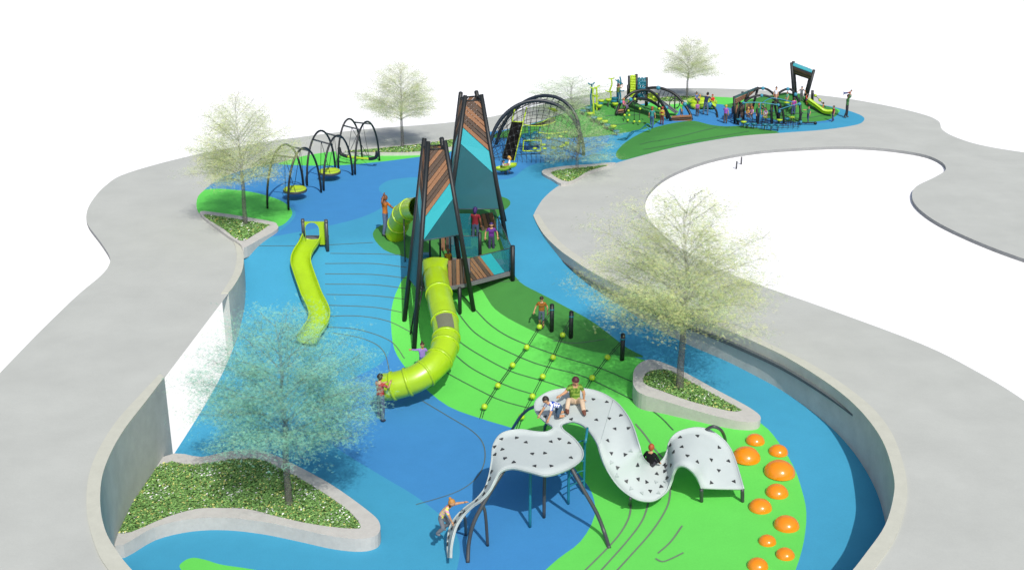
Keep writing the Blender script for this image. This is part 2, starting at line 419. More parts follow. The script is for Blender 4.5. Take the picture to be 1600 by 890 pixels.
for L in ([(377, 384), (480, 384), (583, 379)], [(516, 396), (591, 397), (635, 399)], [(508, 412), (583, 412), (635, 418)], [(508, 428), (583, 429), (636, 435)],
          [(508, 444), (583, 445), (636, 451)], [(510, 460), (583, 462), (636, 468)], [(514, 477), (583, 480), (628, 488)], [(516, 494), (563, 494), (607, 502), (644, 520)],
          [(510, 511), (560, 515), (610, 533), (632, 560)], [(520, 520), (570, 530), (600, 550), (610, 590)], [(660, 626), (700, 650), (740, 675), (757, 700), (752, 735), (720, 765), (650, 788)],
          [(752, 438), (790, 440), (812, 437)], [(864, 532), (900, 536), (946, 530)]): drape(L, .03)
for L in ([(1000, 226), (1060, 214), (1140, 199)], [(1005, 234), (1090, 219), (1170, 205)], [(925, 196), (965, 195), (1010, 192)], [(945, 182), (980, 180), (1000, 179)], [(1230, 178), (1262, 177), (1280, 175)], [(1228, 186), (1265, 184), (1288, 181)]): drape(L, .06, m=dk)

# ------------------------------------------------------------------ planters
leafA = mat('ground_leaf_dark', (.13, .27, .07), .8, .3, 8); leafB = mat('ground_leaf', (.22, .40, .12), .8, .3, 8)
flY = mat('yellow_bloom', (.62, .62, .2), .7, .1); flW = mat('white_bloom', (.9, .9, .88), .7, 0)
def planter(label, outpx, inpx, ztop, kind_lbl, base=None, n=None, smooth=4):
    zf = (lambda: ztop)
    O = crom([UP(x, y, ztop).xy.to_3d() for x, y in outpx], smooth, True); I = crom([UP(x, y, ztop).xy.to_3d() for x, y in inpx], smooth, True)
    c = sum(O, Vector())/len(O)
    t = empty('planter', label, 'planter', (c.x, c.y, ztop-.5))
    bot = -3 if ztop < -.2 else -.3
    o = flat_region('kerb', O, [I], ztop, kerb_mat, bot, None)
    o.parent = t; o.location = -t.location
    o = flat_region('soil', I, [], ztop-.10, mat('soil', (.03, .06, .02), .9, .3, 10), None, None); o.parent = t; o.location = -t.location
    area = abs(sum(I[i].x*I[(i+1) % len(I)].y-I[(i+1) % len(I)].x*I[i].y for i in range(len(I))))/2
    xs = [p.x for p in I]; ys = [p.y for p in I]; V = []; Fc = []; MI = []
    N = n or int(area*1900); sz = .034 + .0006*max(0, c.y-30)
    for _ in range(N):
        for _ in range(30):
            x = random.uniform(min(xs), max(xs)); y = random.uniform(min(ys), max(ys))
            if inside((x, y), I): break
        z = ztop-.1+random.uniform(.03, .12)
        a = random.uniform(0, 2*pi); tl = random.uniform(-.7, .7); s = sz*random.uniform(.6, 1.4)
        u = Vector((cos(a), sin(a), sin(tl)*.5))*s; w = Vector((-sin(a), cos(a), tl))*s*.5; p = Vector((x, y, z))
        b = len(V); V += [p-u, p-w, p+u, p+w]; Fc.append((b, b+1, b+2, b+3))
        patch = sin(x*3.1)*cos(y*2.7)
        r = random.random(); MI.append(3 if r < (.02+.07*(patch > .45)) else 2 if r < .10 else 1 if r < .66 else 0)
    mb = MB(); mb.v = [tuple(v) for v in V]; mb.f = Fc; mb.mi = MI; mb.sm = [False]*len(Fc)
    o = mb.build('flower_bed', [leafA, leafB, flY, flW]); tag(o, kind_lbl, 'flowers', kind='stuff')
planter('large concrete planter of white and yellow flowers under the teal tree', [(255, 713), (315, 713), (352, 705), (390, 701), (419, 706), (464, 727), (519, 757), (575, 797), (593, 816), (590, 834), (564, 841), (519, 837), (464, 825), (408, 814), (352, 808), (297, 810), (241, 823), (180, 852), (160, 800)],
        [(250, 725), (297, 725), (334, 721), (367, 716), (404, 716), (449, 736), (501, 766), (545, 797), (563, 820), (553, 825), (501, 820), (445, 809), (390, 795), (352, 793), (308, 794), (260, 807), (190, 833), (170, 800)], -2.12, 'green ground cover with white and yellow blooms in the large near planter')
planter('pointed concrete planter beside the orange domes at the right', [(989, 590), (992, 575), (1005, 564), (1023, 562), (1062, 577), (1117, 607), (1164, 632), (1186, 647), (1187, 656), (1172, 659), (1137, 654), (1078, 638), (1039, 626), (1003, 615), (991, 604)],
        [(1005, 592), (1010, 582), (1023, 577), (1046, 578), (1078, 595), (1125, 621), (1153, 636), (1157, 641), (1137, 641), (1078, 626), (1031, 609), (1009, 600)], -.98, 'green and yellow ground cover in the pointed right planter')
planter('triangular planter at the bend of the left walkway', [(312, 332), (340, 332), (420, 345), (433, 351), (432, 359), (405, 374), (381, 387), (374, 380), (345, 360)],
        [(318, 336.5), (345, 338), (415, 350), (417, 354), (400, 365), (376, 376), (350, 358)], .12, 'white flowering ground cover in the triangular left planter')
planter('small triangular planter next to the right walkway behind the towers', [(847, 269.5), (853, 264), (881, 259.5), (922, 256.5), (962, 254), (925, 267), (884, 287), (861, 278)],
        [(861, 270), (881, 264.5), (915, 261), (950, 258), (920, 267), (888, 283.5)], .12, 'green ground cover in the small triangular planter behind the towers')
planter('long narrow planter strip along the back left walkway', [(529, 239), (533, 234.5), (570, 231.5), (657, 223), (735, 212), (738, 226), (690, 234), (657, 238.8), (590, 239.8)],
        [(537, 237), (570, 233.5), (657, 225), (733, 214.5), (734, 223), (657, 236.5), (590, 237.8)], .12, 'flowering ground cover in the long back planter strip')
planter('far planter strip below the smallest tree', [(1022, 157), (1034, 151), (1060, 149.5), (1100, 149), (1102, 153), (1075, 157), (1050, 160), (1030, 161)],
        [(1026, 157), (1035, 152.3), (1060, 150.8), (1097, 150.2), (1097, 152.3), (1073, 156), (1050, 158.6)], .12, 'ground cover in the far planter strip')
# ------------------------------------------------------------------ trees
def leafmat(name, c, a): return mat(name, c, .7, .25, 1.3, alpha=a)
lf1 = leafmat('pale_leaf', (.60, .64, .27), .16); lf2 = leafmat('green_leaf', (.42, .56, .25), .16)
lf3 = leafmat('grey_leaf', (.30, .40, .24), .16)
gh1 = leafmat('faint_pale_leaf', (.52, .66, .32), .10); gh2 = leafmat('faint_green_leaf', (.38, .60, .26), .10); gh3 = leafmat('faint_grey_leaf', (.30, .42, .24), .10)
bark = mat('bark', (.16, .15, .14), .8, .2, 10, alpha=.5); barkf = mat('faint_bark', (.16, .15, .14), .8, .2, 10, alpha=.25)
twig = mat('twig', (.20, .19, .17), .8, .2, 10, alpha=.2)
def tree_mesh(seed, H, R, nleaf, ls, bare, mats, bm_):
    rnd = random.Random(seed); T = MB()
    P = [Vector((rnd.gauss(0, .012)*H*k/6*(k > 0), rnd.gauss(0, .012)*H*k/6*(k > 0), H*.95*k/7)) for k in range(8)]
    rd = [H*.021*(1-k/7.6)**.9 for k in range(8)]; T.tube(P[:4], rd[:4], 7, caps=False); T.tube(P[3:], rd[3:], 7, 1, caps=False)
    def pt(z):
        t = max(0, z)/(H*.95)*7; i = min(6, int(t)); return P[i].lerp(P[i+1], t-i)
    limbs = []; nl = 60
    lob = [rnd.uniform(.86, 1.12) for _ in range(9)]
    for i in range(nl):
        u = ((i+.5)/nl)**1.05; zt = H*lerp(bare, .99, u); a = i*2.399+rnd.uniform(-.35, .35)
        pr = (1-u**2.3)**.5*(.72+.28*min(1, u/.10))*lob[int((a % (2*pi))/(2*pi)*9)]
        ln = max(.12*R, R*pr*rnd.uniform(.72, 1.06)); rise = ln*lerp(.10, .95, u)
        p0 = pt(max(H*bare*.8, zt-rise)); e = Vector((cos(a)*ln, sin(a)*ln, zt)); q = []
        for k in range(7):
            s = k/6; v = p0.lerp(e, s); v.z += .10*ln*sin(pi*s)*(1-.5*u); v.x += rnd.gauss(0, .012)*H*s; v.y += rnd.gauss(0, .012)*H*s; q.append(v)
        T.tube(q, [H*.0045*(1-k/7.5) for k in range(7)], 4, 1); limbs.append((q, ln, u))
        for k in (2, 3, 4, 5):
            for sd_ in (-1, 1):
                b = q[k]; aa = a+sd_*rnd.uniform(.5, 1.1); l2 = ln*.42*rnd.uniform(.7, 1.2)*(1-k/9)
                e2 = b+Vector((cos(aa)*l2, sin(aa)*l2, rnd.uniform(-.05, .25)*l2)); m_ = b.lerp(e2, .5)+Vector((0, 0, .006*H))
                T.tube([b, m_, e2], [H*.002, H*.0016, H*.0008], 3, 1, caps=False); limbs.append(([b, m_, e2], l2, u))
    wts = [l for _, l, _ in limbs]; tot = sum(wts); V = []; Fc = []; MI = []
    for (q, ln, u), w in zip(limbs, wts):
        n = int(nleaf*w/tot); nc = max(2, n//14)
        for c in range(nc):
            s = .2+.84*rnd.random()**.8; t = min(s, .999)*(len(q)-1); i = int(t); c0 = q[i].lerp(q[i+1], t-i)
            c0 = c0+Vector((rnd.gauss(0, .075*R), rnd.gauss(0, .075*R), rnd.gauss(.008*H, .022*H))); tone = rnd.random()
            for _ in range(max(1, n//nc)):
                p = c0+Vector((rnd.gauss(0, .05*R), rnd.gauss(0, .05*R), rnd.gauss(0, .012*H)))
                a = rnd.uniform(0, 2*pi); tl = rnd.gauss(0, .45); t2 = rnd.gauss(0, .3); sz = ls*rnd.uniform(.5, 1.35)
                uu = Vector((cos(a), sin(a), t2))*sz; w_ = Vector((-sin(a), cos(a), tl))*sz*.42
                b = len(V); V += [p-uu, p-w_+uu*.1, p+uu, p+w_-uu*.1]; Fc.append((b, b+1, b+2, b+3))
                r = tone*.6+rnd.random()*.4; MI.append(0 if r > .45 else 1 if r > .22 else 2)
    me1 = bpy.data.meshes.new('trunk'); me1.from_pydata([tuple(v) for v in T.v], [], T.f); me1.materials.append(bm_); me1.materials.append(twig); me1.polygons.foreach_set('material_index', T.mi); me1.polygons.foreach_set('use_smooth', T.sm)
    me2 = bpy.data.meshes.new('crown'); me2.from_pydata([tuple(v) for v in V], [], Fc)
    for m in mats: me2.materials.append(m)
    me2.polygons.foreach_set('material_index', MI); me2.update()
    return me1, me2
tl1 = leafmat('teal_green_leaf', (.26, .56, .40), .18); tl2 = leafmat('blue_green_leaf', (.18, .46, .38), .18); tl3 = leafmat('dusty_green_leaf', (.34, .50, .30), .18)
TM = tree_mesh(3, 5.6, 2.95, 84000, .058, .37, (tl1, tl2, tl3), bark)
TN = tree_mesh(11, 5.6, 2.95, 82000, .058, .35, (lf1, lf2, lf3), bark)
TG = tree_mesh(5, 5.0, 2.9, 30000, .08, .2, (gh1, gh2, gh3), barkf)
def tree(label, base, s, rz, M, g='translucent young trees standing in the planters', sz=None):
    t = empty('tree', label, 'tree', base, rz, g); t.scale = (s, s, sz or s)
    newobj('trunk', M[0], t); newobj('crown', M[1], t)
tree('large see-through tree rising from the big near planter, teal against the blue floor', UP(452, 787, -2.15), .92, .3, TM, sz=1.0)
tree('large pale see-through tree growing in the pointed right planter', UP(1062, 607, -1.05), 1.06, 2.1, TN, sz=1.14)
tree('pale see-through tree in the triangular planter left of the swings', UP(384, 352, .05), .86, 4.0, TN, sz=.98)
tree('pale round tree in the back strip left of the tall tower', UP(629, 231, .05), .82, 1.1, TN, sz=.80)
tree('smallest pale tree at the far end beyond the spinner', UP(1073, 155, .05), .72, 5.2, TN, sz=.70)
tree('very faint tree beside the rope dome, in the small triangular planter', UP(901, 268, .05), .82, .6, TG, sz=.66)
tree('very faint tree behind the rope dome and the pod mound', UP(893, 178, 0), 1.2, 2.6, TG, sz=.46)

# ------------------------------------------------------------------ the ribbon climber
def ribbon():
    Ls = [(703.5, 871, -2.05), (705, 850, -1.9), (712, 823, -1.6), (724, 804, -1.35), (738, 790, -1.1), (752, 780, -.88), (765, 765, -.62), (773, 750, -.42), (782, 736, -.27), (800, 731, -.2), (826, 736, -.15), (855, 742, -.15), (888, 732, -.2), (908, 718, -.28), (910, 703, -.28), (898, 686, -.22), (880, 671, -.15), (878, 663, -.1), (888, 659, -.05), (900, 659, 0), (913, 665, 0), (925, 678, -.05), (936, 697, -.15), (942, 718, -.45), (951, 738, -.8), (969, 762, -1.15), (994, 779, -1.3), (1020, 782, -1.38), (1040, 769, -1.28), (1048, 752, -1.05), (1051, 741, -.8), (1056, 731, -.6), (1064, 727, -.48), (1073, 729, -.48), (1083, 737, -.6), (1091, 749, -.85), (1096, 763, -1.1)]
    Rs = [(700, 871, -2.3), (699, 850, -2.15), (702, 825, -1.85), (711, 808, -1.6), (727, 792, -1.35), (743, 780, -1.1), (757, 763, -.82), (764, 743, -.6), (768, 720, -.4), (771, 695, -.25), (784, 677, -.18), (810, 671, -.15), (835, 674, -.15), (850, 675, -.15), (858, 673, -.15), (864, 669, -.15), (862, 664, -.12), (848, 655, -.12), (836, 640, -.1), (840, 623, -.02), (868, 609, .05), (920, 608, .05), (958, 624, .0), (984, 655, -.05), (998, 693, -.2), (1003, 711, -.5), (1012, 723, -.85), (1024, 726, -1.0), (1036, 717, -.95), (1042, 705, -.8), (1045, 692, -.62), (1051, 682, -.45), (1064, 673, -.35), (1090, 668, -.3), (1115, 675, -.4), (1142, 702, -.7), (1162, 763, -1.1)]
    n = 6
    A = crom([UP(*p) for p in Ls], n); B = crom([UP(*p) for p in Rs], n)
    K = 7; N = len(A); grid = []
    for i in range(N):
        row = []
        for k in range(K):
            s = k/(K-1); p = A[i].lerp(B[i], s); row.append(p)
        grid.append(row)
    return A, B, grid
t = empty('ribbon_climber', 'pale grey curving ribbon climber with dark triangular holds snaking over the green slope', 'climber', UP(900, 700, -1.9))
A, B, grid = ribbon(); K = 7; N = len(grid)
nr = []
for i in range(N):
    row = []
    for k in range(K):
        a = grid[min(i+1, N-1)][k]-grid[max(i-1, 0)][k]; b = grid[i][min(k+1, K-1)]-grid[i][max(k-1, 0)]
        q = a.cross(b); q = q.normalized() if q.length > 1e-6 else Vector((0, 0, 1))
        if q.z < 0: q = -q
        row.append(q)
    nr.append(row)
mb = MB(); th = .05
V = [grid[i][k] for i in range(N) for k in range(K)]+[grid[i][k]-nr[i][k]*th for i in range(N) for k in range(K)]
Fc = []; o_ = N*K
for i in range(N-1):
    for k in range(K-1):
        a, b, c, d = i*K+k, i*K+k+1, (i+1)*K+k+1, (i+1)*K+k
        Fc += [(a, b, c, d), (o_+d, o_+c, o_+b, o_+a)]
    for k in (0, K-1): Fc.append((i*K+k, (i+1)*K+k, o_+(i+1)*K+k, o_+i*K+k))
for i in (0, N-1): Fc += [(i*K+k, i*K+k+1, o_+i*K+k+1, o_+i*K+k) for k in range(K-1)]
mb.add(V, Fc, 0, True); pan = mb.build('climbing_surface', panel_mat, t)
for side in (A, B):
    mb = MB(); mb.tube([p+Vector((0, 0, .004)) for p in side], .022, 6); mb.build('edge_rail', rim_mat, t)
# the seam line across the panel and small triangular holds
i_ = min(range(N), key=lambda i: (A[i]-UP(936, 697, -.15)).length); mb = MB(); mb.tube([p+q*.002 for p, q in zip(grid[i_], nr[i_])], .010, 5); mb.build('panel_seam', rim_mat, t)
bmv = [tuple(v) for v in V[:N*K]]; RB = BVHTree.FromPolygons(bmv, [f for f in Fc if max(f) < N*K])
hold_m = mat('hold_dark', (.03, .033, .036), .6); hold_l = mat('hold_pale', alb(180, 192, 190), .6)
holds = [(784, 686), (807, 684), (822, 691), (773, 698), (785, 702), (774, 710), (789, 716), (803, 722), (832, 709), (851, 708), (861, 690), (874, 686), (889, 692), (836, 728), (861, 728), (892, 715), (769, 736), (766, 748), (760, 760), (757, 771), (745, 782), (720, 803), (712, 815), (707, 825), (726, 799), (700, 850), (702, 838),
         (927, 624), (948, 628), (893, 655), (916, 642), (932, 656), (952, 654), (970, 649), (961, 670), (982, 669), (949, 688), (955, 708), (977, 710), (965, 730), (996, 726), (979, 751), (997, 748), (1010, 753), (1026, 740), (1016, 767), (1039, 736), (1041, 728), (1043, 746), (1033, 760), (1039, 726),
         (1048, 695), (1063, 683), (1090, 681), (1053, 706), (1066, 698), (1074, 712), (1089, 721), (1111, 718), (1123, 699), (1138, 720), (1123, 735), (1111, 754), (1147, 752), (1049, 726), (845, 643), (852, 651)]
pale = [(955, 722), (986, 704), (964, 742), (986, 763), (1003, 770), (1025, 753), (1029, 770), (1040, 752), (882, 652), (850, 634), (912, 617), (890, 634)]
for j, (x, y) in enumerate(holds+pale):
    r = RB.ray_cast(CAMV, ray(x, y).normalized())
    if r[0] is None: continue
    c, nn = r[0], r[1]
    if nn.z < 0: nn = -nn
    u = nn.orthogonal().normalized(); w = nn.cross(u); a0 = j*1.3; mb = MB()
    s = .062
    tri = [c+nn*.014+(u*cos(a0+k*2*pi/3)+w*sin(a0+k*2*pi/3))*s for k in range(3)]
    mb.slab(tri, .03, 0, nn); mb.build('foothold', hold_m if j < len(holds) else hold_l, pan)
def leg(pts, r=.04, m=steel, name='leg', par=None):
    mb = MB(); mb.tube(crom(pts, 6), r, 8); return mb.build(name, m, par)
def gz(px, py): return G(px, py)
leg([UP(788, 733, -.32), UP(765, 770, -.75), UP(742, 812, -1.35), UP(733, 845, -1.9), gz(731, 878)], .05, par=t)
leg([UP(893, 731, -.27), UP(912, 765, -.75), UP(932, 800, -1.3), UP(944, 830, -1.75), gz(952, 856)], .05, par=t)
g = gz(850, 808); leg([g, Vector((g.x, g.y, -.22))], .045, par=t)
g = gz(828, 823); leg([g, Vector((g.x, g.y, -.2))], .04, m=teal, par=t)
leg([UP(750, 781, -.95), UP(758, 800, -1.25), gz(762, 852)], .04, par=t)
leg([UP(724, 804, -1.4), UP(727, 812, -1.6), gz(728, 835)], .04, par=t)
leg([UP(716, 812, -1.7), gz(717, 826)], .04, par=t)
leg([gz(801, 669), UP(812, 652, -1.0), UP(824, 640, -.5), UP(836, 634, -.12)], .045, name='support_arch', par=t)
leg([gz(851, 676), UP(852, 665, -1.2), UP(857, 658, -.5), UP(862, 655, -.15)], .045, name='support_arch', par=t)
leg([UP(1103, 671, -.35), UP(1114, 666, -.15), UP(1126, 671, -.3), UP(1132, 682, -.8), gz(1134, 692)], .045, name='support_arch', par=t)
for x in (1096, 1160): leg([UP(x, 764, -1.12), gz(x, 783)], .05, par=t)
leg([UP(985, 778, -1.3), gz(984, 788)], .04, par=t)
# teal ladder
lt = empty('ladder', 'teal metal ladder with looping rungs under the ribbon climber', 'ladder', gz(900, 778))
a0 = gz(912, 771); a1 = UP(918, 668, .05); b0 = gz(888, 787); b1 = UP(889, 735, -.55)
P1 = [a0, Vector((a0.x, a0.y, -.5)), UP(915, 690, -.15), a1]; leg(P1, .035, m=teal, name='rail', par=lt)
P2 = [b0, Vector((b0.x, b0.y, -.6)), Vector((b0.x+.05, b0.y+.2, -.25))]; leg(P2, .035, m=teal, name='rail', par=lt)
for z in (-1.55, -1.25, -.95, -.65, -.35):
    a = Vector((a0.x, a0.y, z)); b = Vector((b0.x, b0.y, z)); mid = (a+b)/2+Vector((-.2, -.12, 0))
    leg([a, (a*2+mid)/3+Vector((0, .05, 0)), mid, b], .018, m=teal, name='rung', par=lt)
# ------------------------------------------------------------------ orange domes
for px, py, r, lb in ((1180, 689, .27, 'orange rubber dome farthest back, just below the pointed planter tip'), (1166, 715, .39, 'big orange dome nearest the ribbon climber end'), (1216, 706, .27, 'small orange dome at the edge of the blue path, above the largest one'),
                      (1218, 738, .42, 'largest orange dome, right of the ribbon climber end'), (1214, 770, .30, 'medium orange dome just below the largest dome'), (1188, 793, .30, 'orange dome left of the row, below and left of the medium dome'),
                      (1229, 821, .32, 'orange dome nearest the green edge in the lower part of the row'), (1199, 846, .22, 'smallest orange dome, between two larger ones low in the row'), (1227, 867, .23, 'small orange dome second from the near end of the row'), (1184, 884, .25, 'orange dome nearest the camera at the bottom edge')):
    g = G(px, py); o = MB()
    o.sphere((0, 0, 0), (r, r, r*.82), 24, 8, zmin=0.); o = o.build('rubber_dome', orange)
    o.location = g-Vector((0, 0, .01)); tag(o, lb, 'play dome', 'orange rubber domes on the green slope')
# ------------------------------------------------------------------ rope lines with posts on the green slope
def rope_line(name, label, post, top, balls, end):
    g = G(*post); t = empty('climbing_rope', label, 'climbing rope', g, 0, 'knotted climbing ropes on the green slope')
    H = abs(UY(post[0], top, g.y).z-g.z)
    mb = MB(); mb.tube([g-Vector((0, 0, .1)), g+Vector((0, 0, H))], .075, 10); mb.tube([g+Vector((0, 0, H)), g+Vector((0, 0, H+.03))], [.08, .05], 10); mb.build('post', black, t)
    mb = MB(); mb.tube([g+Vector((0, 0, H*.8)), g+Vector((0, 0, H*.8+.05))], .084, 10); mb.build('collar', teal, t)
    P = [g+Vector((0, 0, H*.78))]+[G(*b)+Vector((0, 0, .16)) for b in balls]+[G(*end)]
    for sd_ in (-.035, .035):
        mb = MB(); mb.tube([p+Vector((sd_, 0, -abs(sd_)*.3)) for p in P], .011, 5); mb.build('rope', rope_mat, t)
    for p in P[1:-1]:
        mb = MB(); mb.sphere(p, .10, 12, 8); mb.build('rope_ball', lime2, t)
rope_line('r', 'left knotted rope with five lime balls running from a short post', (862, 517), 476, [(843, 517), (823, 549), (801, 577), (778, 609), (757, 642)], (751, 654))
rope_line('r', 'middle knotted rope with five lime balls running under the ribbon climber', (892, 527), 487, [(879, 530), (864, 565), (848, 595), (832, 626), (815, 658)], (806, 676))
rope_line('r', 'right knotted rope with two lime balls below the lone right post', (972, 562), 522, [(949, 565), (925, 597)], (908, 620))
# ------------------------------------------------------------------ open embankment slide
def chute(name, P, W, D, m, par, th=.04):
    """U section swept along P (list of (point, half-width))"""
    N = len(P); prof_ = [(-1, D), (-.96, D*.5), (-.8, D*.12), (-.4, 0), (0, -.01), (.4, 0), (.8, D*.12), (.96, D*.5), (1, D)]
    V = []; M = len(prof_); dirs = []
    for i in range(N):
        d = (P[min(i+1, N-1)]-P[max(i-1, 0)]).normalized(); s = d.cross(Vector((0, 0, 1))).normalized(); up = s.cross(d); dirs.append((s, up))
    for off in (0, 1):
        for i in range(N):
            s, up = dirs[i]
            for (a, b) in prof_: V.append(P[i]+s*(a*(W[i]+off*th))+up*(b-off*th))
    Fc = []; o_ = N*M
    for i in range(N-1):
        for k in range(M-1):
            a, b, c, d = i*M+k, i*M+k+1, (i+1)*M+k+1, (i+1)*M+k; Fc += [(a, b, c, d), (o_+d, o_+c, o_+b, o_+a)]
        for k in (0, M-1): Fc.append((i*M+k, (i+1)*M+k, o_+(i+1)*M+k, o_+i*M+k))
    for i in (0, N-1): Fc += [(i*M+k, i*M+k+1, o_+i*M+k+1, o_+i*M+k) for k in range(M-1)]
    mb = MB(); mb.add(V, Fc, 0, True); return mb.build(name, m, par)
t = empty('embankment_slide', 'open lime slide winding down the light blue slope from a hooded top', 'slide', G(495, 390))
C = [(489, 383, .25), (484, 394, .22), (477, 403, .18), (472, 413, .15), (471, 424, .14), (475, 438, .14), (481, 455, .14), (488, 474, .14), (496, 490, .14), (500, 503, .15), (498, 516, .17), (491, 527, .19), (485, 537, .20), (481, 544, .2)]
P = []
for x, y, dz in C:
    g = G(x, y); g.z += dz; P.append(g)
P = crom(P, 5); chute('slide_bed', P, [.34]*len(P), .24, lime, t)
for s in (-1, 1):
    Q = []
    for i in range(len(P)):
        d = (P[min(i+1, len(P)-1)]-P[max(i-1, 0)]).normalized(); sv = d.cross(Vector((0, 0, 1))).normalized(); Q.append(P[i]+sv*s*.36+sv.cross(d)*.24)
    mb = MB(); mb.tube(Q, .03, 7); mb.build('side_rail', lime, t)
g = G(489, 386); yb = g.y
# hood: upright panel with an arched opening
hl, hr, ht, hb = UY(476, 346, yb), UY(508, 346, yb), None, None
zt = hl.z; zb = g.z+.12
x0, x1 = hl.x, hr.x; cx = (UY(478, 350, yb).x+UY(497, 350, yb).x)/2; rw_ = .27
outerp = [(x0, zb), (x0, zt), (x1, zt), (x1, zb)]
arc = [(cx+rw_, zb)]+[(cx+rw_*cos(a), zb+.62+.27*sin(a)) for a in [pi*k/10 for k in range(11)]]+[(cx-rw_, zb)]
poly = [(x0, zb), (x0, zt), (x1, zt), (x1, zb)]+arc
mb = MB(); mb.slab([Vector((x, yb-.02, z)) for x, z in poly], .10, 0, Vector((0, -1, 0))); mb.build('hood', lime, t)
for (px, top, bot) in ((475, 342, 376), (512, 343, 392)):
    q = G(px, bot); H = UY(px, top, q.y).z
    mb = MB(); mb.tube([q-Vector((0, 0, .1)), Vector((q.x, q.y, H))], .07, 10); mb.tube([Vector((q.x, q.y, H-.12)), Vector((q.x, q.y, H-.08))], .078, 10, 0); mb.build('post', steel, t)
mb = MB(); c = G(500, 379); mb.box((c.x-.25, c.y+.15, c.z+.14), (1.1, .5, .07)); mb.build('deck', greydeck, t)
# ------------------------------------------------------------------ swing bays
def swing_bay(label, f1, f2, b1, b2, top, seat, kind):
    F1, F2, B1, B2 = [G(*q) for q in (f1, f2, b1, b2)]
    c = (F1+F2+B1+B2)/4
    t = empty('swing', label, 'swing', (c.x, c.y, 0), 0, 'arched swing bays on the blue plaza')
    ym = (F1.y+B1.y)/2; Ht = UY(top[0], top[1], ym).z
    arcs = []
    for a, b in ((F1, B1), (F2, B2)):
        P = [a.lerp(b, .5-.5*cos(pi*s)*(1-.12*sin(pi*s)))+Vector((0, 0, Ht*sin(pi*s)**.78)) for s in [k/24 for k in range(25)]]
        mb = MB(); mb.tube(P, .047, 8); mb.build('arch', black, t); arcs.append(P)
    for i in (8, 16):
        mb = MB(); mb.tube([arcs[0][i], arcs[1][i]], .038, 7); mb.build('crossbar', steel, t)
    s = G(*seat); s = UY(seat[0], seat[1], c.y); sc = Vector((c.x*.3+s.x*.7, c.y, max(.38, s.z)))
    m1, m2 = (arcs[0][8]+arcs[1][8])/2, (arcs[0][16]+arcs[1][16])/2
    d = (m2-m1); d.z = 0; d.normalize(); w = Vector((-d.y, d.x, 0))
    if kind == 'disc':
        mb = MB(); mb.lathe(sc, [(0, -.06), (.36, -.05), (.47, .0), (.50, .07), (.46, .10), (.36, .04), (0, .02)], 22)
        mb.build('seat', lime2, t)
        mb = MB(); mb.lathe(sc-Vector((0, 0, .03)), [(.505, -.03), (.53, .02), (.505, .07)], 22); mb.build('seat_rim', steel, t)
        ends = [(m1, sc-d*.42+w*.25), (m1, sc-d*.42-w*.25), (m2, sc+d*.42+w*.25), (m2, sc+d*.42-w*.25)]
    else:
        P = [sc+w*x+Vector((0, 0, z)) for x, z in ((-1.05, .42), (-.95, .12), (-.6, .02), (0, 0), (.6, .02), (.95, .12), (1.05, .42))]
        mb = MB(); mb.tube(crom(P[2:5], 5), .06, 7); mb.build('seat', lime2, t)
        for q in (P[:3], P[4:]):
            mb = MB(); mb.tube(crom(q, 5), .085, 8); mb.build('seat_back', black, t)
        ends = [(m1, P[2]), (m1, P[4]), (m2, P[2]), (m2, P[4])]
    for a, b in ends:
        mb = MB(); mb.tube([a, b], .012, 4); mb.build('hanger', rope_mat, t)
swing_bay('nearest swing bay with round lime seat, beside the bright green corner', (418, 326), (451, 328), (474, 292), (502, 301), (457, 227), (461, 297), 'disc')
swing_bay('middle swing bay with a round lime basket seat', (480, 290), (506, 298), (524, 265), (551, 274), (511, 205), (515, 270), 'disc')
swing_bay('farthest swing bay with a long two-ended black and lime seat', (529, 263), (555, 273), (566, 250), (593, 251), (559, 186), (560, 251), 'face')
